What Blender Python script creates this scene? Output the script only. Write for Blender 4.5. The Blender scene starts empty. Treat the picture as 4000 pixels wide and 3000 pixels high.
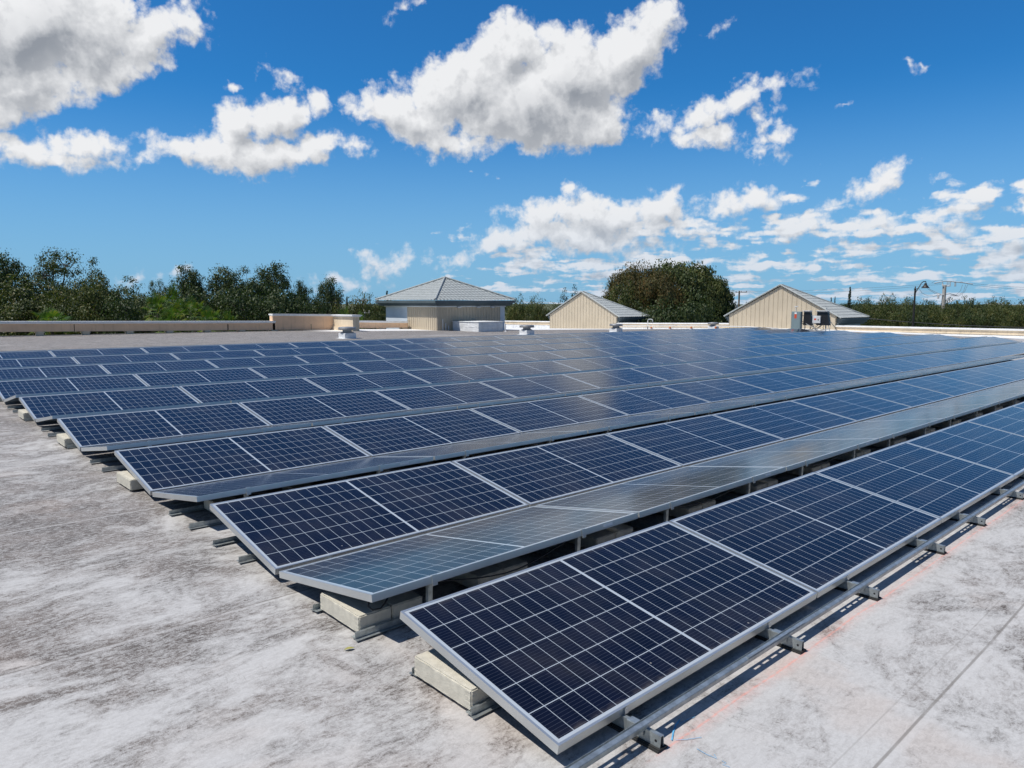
import bpy, bmesh, math, random
import numpy as np
from mathutils import Matrix, Vector
random.seed(7); RNG = np.random.default_rng(11)
SC = bpy.context.scene; COL = SC.collection
PI = math.pi

# ------------------------------------------------------------------ camera
FPX = 2842.6; CAM = Vector((-1.8057, -1.6898, 1.6837)); YAW = .7507; PITCH = -.112
def cam_axes():
    sy, cy, sp, cp = math.sin(YAW), math.cos(YAW), math.sin(PITCH), math.cos(PITCH)
    f = Vector((sy*cp, cy*cp, sp)); r = Vector((cy, -sy, 0)); return r, r.cross(f), f
CR, CU, CF = cam_axes()
cam = bpy.data.cameras.new('camera'); co = bpy.data.objects.new('camera', cam); COL.objects.link(co)
cam.sensor_width = 36; cam.lens = FPX/4000*36; cam.clip_start = .05; cam.clip_end = 6000
m = Matrix((CR, CU, -CF)).transposed().to_4x4(); m.translation = CAM; co.matrix_world = m
SC.camera = co
SC.render.resolution_x, SC.render.resolution_y = 1024, 768
def ray(x, y): return (CF + CR*((x-2000)/FPX) - CU*((y-1500)/FPX))
def at(x, y, u=None, v=None, depth=None):
    """world point seen at photo pixel x,y that lies on plane u=.., v=.. or at a depth in metres"""
    d = ray(x, y)
    t = (u-CAM.x)/d.x if u is not None else (v-CAM.y)/d.y if v is not None else depth
    return CAM + d*t

# ------------------------------------------------------------------ light
SUNV = Vector((-.52, .20, 1.0)).normalized()
ELEV = math.asin(SUNV.z); SROT = math.atan2(SUNV.x, SUNV.y)
sl = bpy.data.lights.new('sun', 'SUN'); sl.energy = 4.6; sl.angle = math.radians(.53); sl.color = (1, .95, .87)
so = bpy.data.objects.new('sun', sl); COL.objects.link(so); so.rotation_euler = SUNV.to_track_quat('Z', 'Y').to_euler(); so.location = (0, 0, 60)
SC.view_settings.view_transform = 'Standard'; SC.view_settings.look = 'None'
SC.view_settings.exposure = 0.0; SC.view_settings.gamma = 1
SKY_STRENGTH = .10

# node helper -------------------------------------------------------
class NT:
    def __init__(s, tree): s.t = tree; s.n = tree.nodes; s.l = tree.links
    def node(s, typ, props=None, **ins):
        n = s.n.new(typ)
        for k, v in (props or {}).items(): setattr(n, k, v)
        for k, v in ins.items():
            key = int(k[1:]) if k[0] == 'i' and k[1:].isdigit() else k.replace('_', ' ')
            s.put(n.inputs[key], v)
        return n
    def put(s, sock, v):
        if isinstance(v, bpy.types.NodeSocket): s.l.new(v, sock)
        elif isinstance(v, bpy.types.Node): s.l.new(v.outputs[0], sock)
        else:
            if sock.type == 'RGBA' and len(v) == 3: v = (*v, 1)
            sock.default_value = v
    def math(s, op, a, b=0, c=None, clamp=False):
        n = s.n.new('ShaderNodeMath'); n.operation = op; n.use_clamp = clamp
        s.put(n.inputs[0], a); s.put(n.inputs[1], b)
        if c is not None: s.put(n.inputs[2], c)
        return n.outputs[0]
    def vmath(s, op, a, b=None):
        n = s.n.new('ShaderNodeVectorMath'); n.operation = op
        s.put(n.inputs[0], a)
        if b is not None: s.put(n.inputs[1], b)
        return n
    def ss(s, v, a, b, lo=0., hi=1.):
        n = s.n.new('ShaderNodeMapRange'); n.interpolation_type = 'SMOOTHSTEP'
        for i, q in enumerate((v, a, b, lo, hi)): s.put(n.inputs[i], q)
        return n.outputs[0]
    def lin(s, v, a, b, lo=0., hi=1.):
        n = s.n.new('ShaderNodeMapRange')
        for i, q in enumerate((v, a, b, lo, hi)): s.put(n.inputs[i], q)
        return n.outputs[0]
    def mix(s, f, a, b, blend='MIX'):
        n = s.n.new('ShaderNodeMix'); n.data_type = 'RGBA'; n.blend_type = blend
        s.put(n.inputs[0], f); s.put(n.inputs[6], a); s.put(n.inputs[7], b)
        return n.outputs[2]
    def noise(s, vec, scale, detail=4., rough=.5, dist=0., out=0, dims='3D'):
        n = s.n.new('ShaderNodeTexNoise'); n.noise_dimensions = dims
        if vec is not None: s.put(n.inputs['Vector'], vec)
        n.inputs['Scale'].default_value = scale; n.inputs['Detail'].default_value = detail
        n.inputs['Roughness'].default_value = rough; n.inputs['Distortion'].default_value = dist
        return n.outputs[out]
    def mapping(s, vec, loc=(0, 0, 0), rot=(0, 0, 0), sc=(1, 1, 1), typ='POINT'):
        n = s.n.new('ShaderNodeMapping'); n.vector_type = typ; s.put(n.inputs[0], vec)
        n.inputs[1].default_value = loc; n.inputs[2].default_value = rot; n.inputs[3].default_value = sc
        return n.outputs[0]
    def xyz(s, vec):
        n = s.n.new('ShaderNodeSeparateXYZ'); s.put(n.inputs[0], vec); return n.outputs
    def comb(s, x, y, z=0.):
        n = s.n.new('ShaderNodeCombineXYZ'); s.put(n.inputs[0], x); s.put(n.inputs[1], y); s.put(n.inputs[2], z); return n.outputs[0]

# ------------------------------------------------------------------ world: sky and cumulus
# clouds: centre x, y, half width, half height (in 2212 px wide photo), rotation
BLOBS = [
 # upper left bank
 (30,60,260,140,-10),(150,70,200,110,-8),(300,85,150,62,-18),(395,62,70,36,-15),(60,170,150,80,-30),(230,135,130,62,-32),(110,205,90,45,-30),(20,235,70,60,-25),
 # left lower
 (70,325,100,46,4),(190,318,95,44,2),(140,355,150,36,2),
 # cloud 3
 (400,325,90,40,-4),(510,265,75,62,-15),(600,250,80,55,-10),(560,320,180,50,3),(690,222,34,32,0),(690,320,100,38,8),(500,345,160,30,4),
 (605,168,42,22,15),(505,176,22,10,10),
 # big central cloud
 (880,245,120,58,12),(1000,190,150,85,-12),(1090,130,120,70,-20),(1140,230,230,95,5),(960,290,180,42,8),(1230,170,140,100,-35),(1190,75,60,32,-15),(1340,125,140,75,-38),(1420,60,70,48,-35),(1090,80,55,24,-10),(1290,260,90,55,-20),(1200,275,150,50,-5),(1145,315,50,22,-20),(1525,62,45,14,-22),
 # right trio
 (1440,250,60,20,5),(1520,245,60,38,-25),(1600,215,62,40,-30),(1690,180,70,22,-15),(1530,290,75,36,5),(1660,300,70,22,-12),(1635,335,50,20,-8),(1650,270,50,26,-30),
 # mid right
 (1610,425,100,34,-6),(1560,445,80,20,-4),(1900,400,100,34,-17),(1830,430,60,18,-10),(1245,418,38,22,5),
 # horizon bank
 (1180,475,110,38,-4),(1290,470,150,52,-2),(1420,460,80,44,-8),(1250,515,240,36,0),(1080,530,130,34,-12),(1010,545,80,26,-10),
 (835,562,85,26,4),(735,605,85,20,2),(290,590,34,14,0),(385,592,40,14,-8),
 (1730,480,90,34,-10),(1900,495,60,28,0),(2030,485,80,24,5),(2190,530,70,36,-10),(2200,448,26,10,0),
 (870,28,32,14,-15),(1975,150,24,7,-10),(1820,232,26,8,-12),
]
def azel(x, y):
    d = ray(x, y).normalized(); return math.atan2(d.x, d.y), math.asin(d.z)
world = bpy.data.worlds.new("World"); SC.world = world; world.use_nodes = True
wt = world.node_tree; wt.nodes.clear(); W = NT(wt)

def blob_params(b):
    bx, by, rx, ry, ro = b
    X, Y, RX, RY = [q*4000/2212 for q in (bx, by, rx, ry)]
    a = math.radians(ro); ca, sa = math.cos(a), math.sin(a)
    c = np.array(azel(X, Y)); e1 = np.array(azel(X+RX*ca, Y+RX*sa))-c; e2 = np.array(azel(X-RY*sa, Y+RY*ca))-c
    U_, S_, V_ = np.linalg.svd(np.stack([e1, e2], 1))
    return c, math.atan2(U_[1, 0], U_[0, 0]), S_*1.07, min(3.2, max(.34, float(S_.min())/.026))
BP = [blob_params(b) for b in BLOBS]
def cloud_group(idx, bank):
    g = bpy.data.node_groups.new('cloud_field', 'ShaderNodeTree')
    g.interface.new_socket('P', in_out='INPUT', socket_type='NodeSocketVector')
    g.interface.new_socket('F', in_out='OUTPUT', socket_type='NodeSocketFloat')
    g.interface.new_socket('B', in_out='OUTPUT', socket_type='NodeSocketFloat')
    G = NT(g); gi = g.nodes.new('NodeGroupInput'); go = g.nodes.new('NodeGroupOutput')
    P = gi.outputs[0]
    warp = G.noise(P, 9., 3, .55, out=1, dims='2D')
    warp2 = G.noise(P, 34., 3, .6, out=1, dims='2D')
    wv = G.vmath('SCALE', G.vmath('SUBTRACT', warp, (.5, .5, .5)).outputs[0]); wv.inputs[3].default_value = .055
    wv2 = G.vmath('SCALE', G.vmath('SUBTRACT', warp2, (.5, .5, .5)).outputs[0]); wv2.inputs[3].default_value = .022
    PW = G.vmath('ADD', G.vmath('ADD', P, wv.outputs[0]).outputs[0], wv2.outputs[0]).outputs[0]
    PW = G.vmath('MULTIPLY', PW, (1, 1, 0)).outputs[0]
    field = None
    for i in idx:
        c, th, S_, size = BP[i]
        src = PW
        if field is not None:  # chained so the nodes are evaluated one after another
            src = G.node('ShaderNodeVectorMath', dict(operation='MULTIPLY_ADD'), i0=G.comb(field, field, 0.), i1=(1e-7, 1e-7, 0), i2=PW).outputs[0]
        loc = G.mapping(src, (c[0], c[1], 0), (0, 0, th), (S_[0], S_[1], 1), 'TEXTURE')
        ln = G.vmath('LENGTH', loc).outputs['Value']
        f = G.math('MULTIPLY_ADD', ln, -size, size)
        field = f if field is None else G.math('MAXIMUM', field, f)
    if bank:
        px, py, pz = G.xyz(P)
        pe = G.math('MAXIMUM', G.math('ADD', py, .035), .004)
        px, py, pz = G.xyz(G.vmath('ADD', P, G.vmath('MULTIPLY', wv2.outputs[0], (.8, .35, 0)).outputs[0]).outputs[0])
        pe = G.math('MAXIMUM', G.math('ADD', py, .035), .004)
        lay = G.comb(G.math('MULTIPLY', px, 11.), G.math('MULTIPLY', G.math('LOGARITHM', pe, math.e), 4.2), 0)
        hn = G.noise(lay, 1.1, 4, .5, .2, dims='2D')
        vb = G.node('ShaderNodeTexVoronoi', dict(voronoi_dimensions='2D'), Vector=G.vmath('MULTIPLY', lay, (1., 1.15, 1)).outputs[0], Scale=2.3, Detail=1., Roughness=.5)
        hn = G.math('ADD', hn, G.math('MULTIPLY', G.math('SUBTRACT', .42, vb.outputs['Distance']), .22))
        azm = G.ss(px, .50, .78)
        elim = G.lin(px, .45, 1.2, .085, .145)
        elm = G.ss(G.math('SUBTRACT', elim, py), -.035, .035)
        hb = G.math('SUBTRACT', G.math('ADD', G.math('MULTIPLY', hn, 1.9), G.math('MULTIPLY', G.math('MULTIPLY', azm, elm), .72)), 1.47)
        hb = G.math('MULTIPLY', hb, 1.5)
        field = hb if field is None else G.math('MAXIMUM', field, hb)
    nz = G.noise(P, 26., 7, .62, dims='2D')
    nz2 = G.noise(P, 130., 4, .6, dims='2D')
    nzl = G.noise(P, 22., 2, .5, dims='2D')
    PV_ = G.vmath('ADD', P, wv2.outputs[0]).outputs[0]
    vo = G.node('ShaderNodeTexVoronoi', dict(voronoi_dimensions='2D'), Vector=PV_, Scale=44., Detail=2., Roughness=.5)
    puff = G.math('SUBTRACT', .42, vo.outputs['Distance'])
    full = G.math('ADD', field, G.math('MULTIPLY', G.math('SUBTRACT', nz, .47), 1.1))
    full = G.math('ADD', full, G.math('MULTIPLY', puff, .36))
    full = G.math('ADD', full, G.math('MULTIPLY', G.math('SUBTRACT', nz2, .5), .30))
    soft = G.math('ADD', field, G.math('MULTIPLY', G.math('SUBTRACT', nzl, .5), .75))
    soft = G.math('ADD', soft, G.math('MULTIPLY', puff, .15))
    g.links.new(full, go.inputs[0]); g.links.new(soft, go.inputs[1])
    return g
tc = W.node('ShaderNodeTexCoord')
dn = W.vmath('NORMALIZE', tc.outputs['Generated']).outputs[0]
dx, dy, dz = W.xyz(dn)
az = W.math('ARCTAN2', dx, dy); el = W.math('ARCSINE', dz)
Pv = W.comb(az, el, 0)
sky = W.node('ShaderNodeTexSky', dict(sky_type='NISHITA', sun_disc=False, sun_elevation=ELEV, sun_rotation=SROT, altitude=0., air_density=1.0, dust_density=.3, ozone_density=2.2))
view_dot = W.vmath('DOT_PRODUCT', dn, (.62, .62, .48)).outputs['Value']
skyc = W.mix(1., sky.outputs[0], W.mix(W.ss(view_dot, .15, .80), (.36, .54, .72), (.165, .70, 1.16)), 'MULTIPLY')  # sky away from the view direction is tinted dimmer to deepen the shadows
skyc = W.mix(W.ss(el, 0., .28, .72, 0.), skyc, (2.8, 4.9, 7.4))
def sky_tile(idx, bank):
    g = cloud_group(idx, bank)
    def fld(off, prev=None):
        n = wt.nodes.new('ShaderNodeGroup'); n.node_tree = g
        base_ = Pv
        if prev is not None: base_ = W.node('ShaderNodeVectorMath', dict(operation='MULTIPLY_ADD'), i0=W.comb(prev, prev, 0.), i1=(1e-7, 1e-7, 0), i2=Pv).outputs[0]
        W.put(n.inputs[0], W.vmath('ADD', base_, off).outputs[0]); return n.outputs
    A = fld((0, 0, 0)); B = fld((-.009, .017, 0), A[0]);
    alpha = W.ss(A[0], -.10, .48)
    # thick parts away from the sunny upper left edge go grey; small scale relief on top
    sh = W.math('MULTIPLY', W.math('POWER', W.lin(B[1], .0, 2.8), .8), .56)
    relief = W.math('MULTIPLY', W.math('MINIMUM', W.math('MAXIMUM', W.math('SUBTRACT', A[0], B[0]), -.6), .6), .36)
    lum = W.math('ADD', W.math('SUBTRACT', .97, sh), relief)
    lum = W.math('MINIMUM', W.math('MAXIMUM', lum, .30), 1.04)
    ccol = W.mix(W.lin(lum, .30, 1.0), (.32, .35, .40), (.95, .96, .98))
    ccol = W.mix(W.ss(el, -.02, .16), W.mix(.42, ccol, (.30, .50, .76)), ccol)
    cs = W.vmath('SCALE', ccol); cs.inputs[3].default_value = .90/SKY_STRENGTH
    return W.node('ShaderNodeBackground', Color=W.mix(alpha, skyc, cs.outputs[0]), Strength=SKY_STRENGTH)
AZE = [-.30, .12, .30, .48, .64, .80, .98, 1.18, 1.75]; ELE = [-.02, .13, .27, .80]
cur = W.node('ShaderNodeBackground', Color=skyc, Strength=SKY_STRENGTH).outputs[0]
region = cur
def gate(a, b_):
    return W.math('MULTIPLY', W.math('GREATER_THAN', a[0], a[1]), W.math('LESS_THAN', b_[0], b_[1]))
rows_ = []
inside = None
for ei in range(len(ELE)-1):
    row = None
    for ai in range(len(AZE)-1):
        x0, x1, y0, y1 = AZE[ai], AZE[ai+1], ELE[ei], ELE[ei+1]; idx = []
        for i, (c, th, S_, size) in enumerate(BP):
            k = 1+.42/size; ex = k*math.hypot(S_[0]*math.cos(th), S_[1]*math.sin(th))+.075; ey = k*math.hypot(S_[0]*math.sin(th), S_[1]*math.cos(th))+.095
            if c[0]+ex > x0 and c[0]-ex < x1 and c[1]+ey > y0 and c[1]-ey < y1: idx.append(i)
        bank = y0 < .2 and x1 > .45
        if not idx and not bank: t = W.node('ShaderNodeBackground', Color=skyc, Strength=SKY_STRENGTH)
        else: t = sky_tile(idx, bank)
        if row is None: row = t.outputs[0]
        else: row = W.node('ShaderNodeMixShader', i0=W.math('GREATER_THAN', az, x0), i1=row, i2=t.outputs[0]).outputs[0]
    inside = row if inside is None else W.node('ShaderNodeMixShader', i0=W.math('GREATER_THAN', el, ELE[ei]), i1=inside, i2=row).outputs[0]
inr = W.math('MULTIPLY', gate((az, AZE[0]), (az, AZE[-1])), gate((el, ELE[0]), (el, ELE[-1])))
bg = W.node('ShaderNodeMixShader', i0=inr, i1=cur, i2=inside)
wo = W.node('ShaderNodeOutputWorld'); wt.links.new(bg.outputs[0], wo.inputs[0])

# ------------------------------------------------------------------ materials
MATS = {}
def mat(name, col, rough=.6, metal=0., var=0., vscale=5., bump=0., bscale=40., spec=.5, streak=0.):
    if name in MATS: return MATS[name]
    m = bpy.data.materials.new(name); m.use_nodes = True; T = NT(m.node_tree); b = T.n['Principled BSDF']
    b.inputs['Roughness'].default_value = rough; b.inputs['Metallic'].default_value = metal
    b.inputs['Specular IOR Level'].default_value = spec
    tcn = T.node('ShaderNodeTexCoord').outputs['Object']
    n = T.noise(tcn, vscale, 6, .6)
    lo = tuple(c*(1-var) for c in col); hi = tuple(min(1, c*(1+var)) for c in col)
    cc = T.mix(T.ss(n, .3, .7), lo, hi)
    if streak: cc = T.mix(T.math('MULTIPLY', T.ss(T.noise(T.mapping(tcn, sc=(5, 5, .35)), 1.3, 7, .65), .50, .75), streak), cc, tuple(c*.42 for c in col))
    T.put(b.inputs['Base Color'], cc)
    if bump:
        bn = T.node('ShaderNodeBump', Strength=bump, Distance=.01, Height=T.noise(tcn, bscale, 5, .6)); T.put(b.inputs['Normal'], bn)
    MATS[name] = m; return m
M_ALU = mat('anodised_aluminium', (.60, .62, .62), .38, .75, .06, 3)
M_GALV = mat('galvanised_steel', (.40, .44, .45), .42, .7, .22, 30)
M_CONC = mat('concrete', (.54, .51, .43), .9, 0, .10, 22, .35, 160)
M_RUB = mat('black_rubber', (.02, .02, .02), .8, 0, .1, 30)
M_WHITE = mat('white_paint', (.80, .80, .79), .55, 0, .07, 1.5, .1, 20)
M_MEMB = mat('white_membrane', (.72, .73, .74), .5, 0, .10, 4, .5, 6, streak=.3)
M_STUC = mat('tan_stucco', (.80, .54, .35), .9, 0, .08, 1.2, .5, 60, streak=.45)
M_CREAM = mat('cream_stucco', (.72, .60, .44), .85, 0, .08, 1.5, .4, 60, streak=.4)
M_SIDE = mat('beige_siding', (.52, .445, .335), .6, 0, .05, 1., streak=.22)
M_TRIM = mat('slate_trim', (.085, .11, .12), .5, 0, .12, 2)
M_TRIML = mat('pale_blue_stucco', (.62, .68, .74), .85, 0, .05, 2, .3, 50)
M_TILE = mat('grey_green_tile', (.36, .385, .38), .6, 0, .10, 6, streak=.15)
M_GREYV = mat('grey_vent_metal', (.33, .33, .33), .45, .5, .12, 6)
M_CAB = mat('grey_blue_cabinet', (.20, .27, .29), .45, 0, .06, 4)
M_BLK = mat('black_plastic', (.012, .012, .014), .4, 0, .1, 4)
M_LBOX = mat('light_grey_box', (.62, .63, .64), .5, 0, .05, 4)
M_RED = mat('red_label', (.65, .08, .03), .5)
M_LABEL = mat('white_label', (.8, .8, .8), .5)
M_PVC = mat('grey_pvc', (.42, .44, .45), .5)
M_BARK = mat('grey_brown_bark', (.085, .068, .052), .95, 0, .3, 3)
M_POLE = mat('pale_concrete_pole', (.42, .40, .37), .85, 0, .12, 1.5)
M_WOOD = mat('weathered_pole', (.17, .13, .10), .9, 0, .2, 2)
M_DARKM = mat('dark_bronze_metal', (.035, .032, .03), .5, .3, .1, 2)
M_WIRE = mat('wire', (.10, .10, .11), .6)
M_ORANGE = mat('terracotta_plastic', (.50, .14, .04), .7, 0, .1, 20)
M_BLUE = mat('blue_chalk', (.12, .40, .66), .9, 0, .2, 40)

def leafmat(name, c1, c2, c3, trans=.25):
    m = bpy.data.materials.new(name); m.use_nodes = True; T = NT(m.node_tree); b = T.n['Principled BSDF']
    geo = T.node('ShaderNodeNewGeometry'); tcn = T.node('ShaderNodeTexCoord').outputs['Object']
    oi = T.node('ShaderNodeObjectInfo')
    r = geo.outputs['Random Per Island']
    n = T.noise(tcn, .55, 3, .6)
    f = T.math('ADD', T.math('MULTIPLY', r, .55), T.math('MULTIPLY', T.ss(n, .35, .65), .45))
    c = T.mix(T.ss(f, .15, .85), c1, c2)
    c = T.mix(T.math('MULTIPLY', T.ss(T.math('ADD', T.math('MULTIPLY', n, .6), T.math('MULTIPLY', r, .4)), .56, .72), .9), c, c3)
    c = T.mix(T.math('MULTIPLY', oi.outputs['Random'], .35), c, T.mix(1., c, (1.25, 1.0, .75), 'MULTIPLY'))
    T.put(b.inputs['Base Color'], c); b.inputs['Roughness'].default_value = .55
    b.inputs['Specular IOR Level'].default_value = .35
    tr = T.node('ShaderNodeBsdfTranslucent', Color=T.mix(1., c, (1.3, 1.5, .6), 'MULTIPLY'))
    ms = T.node('ShaderNodeMixShader', i0=trans, i1=b.outputs[0], i2=tr.outputs[0])
    m.node_tree.links.new(ms.outputs[0], T.n['Material Output'].inputs[0]); MATS[name] = m; return m
L_OAK = leafmat('oak_leaves', (.030, .050, .016), (.085, .120, .032), (.14, .14, .045))
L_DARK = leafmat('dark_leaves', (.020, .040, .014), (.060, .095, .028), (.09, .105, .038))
L_OLIVE = leafmat('olive_leaves', (.032, .050, .014), (.095, .125, .030), (.15, .13, .04))
L_BROWN = leafmat('browned_leaves', (.040, .042, .016), (.10, .105, .032), (.17, .10, .035))
L_PALM = leafmat('palm_leaves', (.045, .10, .018), (.11, .19, .030), (.24, .20, .04), .35)
L_PINE = leafmat('pine_needles', (.015, .034, .022), (.035, .06, .035), (.05, .07, .04), .1)
L_FAR = leafmat('mangrove_leaves', (.035, .055, .020), (.095, .130, .036), (.14, .13, .05))

# solar cell sheet under glass
PL, PWD, PITCH_U, TILT = 2.092, 1.0157, 2.11, .1725
def make_glass():
    m = bpy.data.materials.new('solar_cells_under_glass'); m.use_nodes = True; T = NT(m.node_tree); b = T.n['Principled BSDF']
    tcn = T.node('ShaderNodeTexCoord').outputs['Object']; oi = T.node('ShaderNodeObjectInfo')
    x, y, z = T.xyz(tcn)
    xx = T.math('SUBTRACT', T.math('ABSOLUTE', T.math('SUBTRACT', x, PL/2)), .008)
    cp = (PL/2-.008-.026)/12
    fx = T.math('DIVIDE', xx, cp); fr = T.math('FRACT', fx)
    dxl = T.math('MULTIPLY', T.math('MINIMUM', fr, T.math('SUBTRACT', 1., fr)), cp)
    yy = T.math('SUBTRACT', y, .024); cy = (PWD-.048)/6
    fy = T.math('DIVIDE', yy, cy); fry = T.math('FRACT', fy)
    dyl = T.math('MULTIPLY', T.math('MINIMUM', fry, T.math('SUBTRACT', 1., fry)), cy)
    inx = T.math('MULTIPLY', T.math('GREATER_THAN', xx, 0.), T.math('LESS_THAN', fx, 12.))
    iny = T.math('MULTIPLY', T.math('GREATER_THAN', yy, 0.), T.math('LESS_THAN', fy, 6.))
    cell = T.math('MULTIPLY', T.math('MULTIPLY', inx, iny), T.math('MULTIPLY', T.ss(dxl, .0009, .0019), T.ss(dyl, .0014, .0026)))
    # busbars run along the panel
    fb = T.math('FRACT', T.math('ADD', T.math('MULTIPLY', fy, 9.), .5))
    db = T.math('MULTIPLY', T.math('MINIMUM', fb, T.math('SUBTRACT', 1., fb)), cy/9)
    bus = T.math('MULTIPLY', T.ss(db, .0004, .0011, 1., 0.), .30)
    seed = T.comb(T.math('MULTIPLY', oi.outputs['Random'], 57.), T.math('MULTIPLY', oi.outputs['Random'], 31.), 0.)
    pp = T.vmath('ADD', tcn, seed).outputs[0]
    cellid = T.node('ShaderNodeTexWhiteNoise', Vector=T.comb(T.math('FLOOR', T.math('DIVIDE', x, cp)), T.math('FLOOR', fy), oi.outputs['Random']))
    base = T.mix(cellid.outputs[0], (.0035, .004, .0105), (.0055, .006, .0155))
    cellc = T.mix(bus, base, (.13, .15, .20))
    col = T.mix(cell, (.40, .45, .50), cellc)
    dust = T.noise(pp, 2.2, 8, .65)
    col = T.mix(T.math('MULTIPLY', T.ss(dust, .40, .80), .045), col, (.42, .38, .33))
    edge = T.math('MAXIMUM', T.ss(y, .012, .06, 1., 0.), T.ss(y, PWD-.06, PWD-.012, 0., 1.))
    col = T.mix(T.math('MULTIPLY', T.math('MULTIPLY', edge, T.ss(T.noise(pp, 14., 4, .6), .35, .7)), .16), col, (.40, .35, .29))
    # dried drops and specks
    vo = T.node('ShaderNodeTexVoronoi', Vector=pp, Scale=9.)
    spk = T.math('MULTIPLY', T.ss(vo.outputs['Distance'], .03, .06, 1., 0.), T.math('GREATER_THAN', T.noise(pp, 3.1, 2, .5), .56))
    col = T.mix(T.math('MULTIPLY', spk, .5), col, (.5, .48, .44))
    T.put(b.inputs['Base Color'], col)
    T.put(b.inputs['Roughness'], T.math('ADD', .09, T.math('MULTIPLY', dust, .10)))
    b.inputs['IOR'].default_value = 1.5; b.inputs['Specular IOR Level'].default_value = .31
    T.put(b.inputs['Specular Tint'], T.mix(cell, (1, 1, 1), (.80, .92, 1.0)))
    bn = T.node('ShaderNodeBump', Strength=.04, Distance=.002, Height=T.noise(pp, 5., 3, .5)); T.put(b.inputs['Normal'], bn)
    return m
M_CELL = make_glass()

STAINS = [(-.95, 2.17, .55, .07, 0., .55), (-.3, 2.5, .7, .35, .1, .30), (-.9, 3.2, 1.3, .6, .2, .28), (-.4, 4.9, 1.5, .35, 0., .30), (-.6, 1.1, .7, .25, .5, -.40), (-.2, .55, .55, .3, .2, -.35), (-.9, 1.75, .8, .22, .1, -.40), (.05, 1.95, .35, .15, .2, -.3), (-.35, 3.35, .35, 1.0, .3, -.38), (-.6, .35, .22, .3, .3, .28),
  (2.1, -.95, .5, .10, .2, .42), (2.7, -.62, .35, .12, .1, .30), (1.05, -.5, .4, .15, .2, .22), (1.6, -.95, .5, .12, 0., -.35), (1.4, -.42, .6, .10, 0., -.3), (.7, -.42, .22, .14, 0., .2), (4.5, -.9, 1.2, .3, 0., .25), (9., 22., 14., 1.2, 0., .25), (20., 25., 12., .8, 0., -.35), (6., 29., 9., .5, 0., .3), (5., 21., 7., .25, 0., -.5)]
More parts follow.
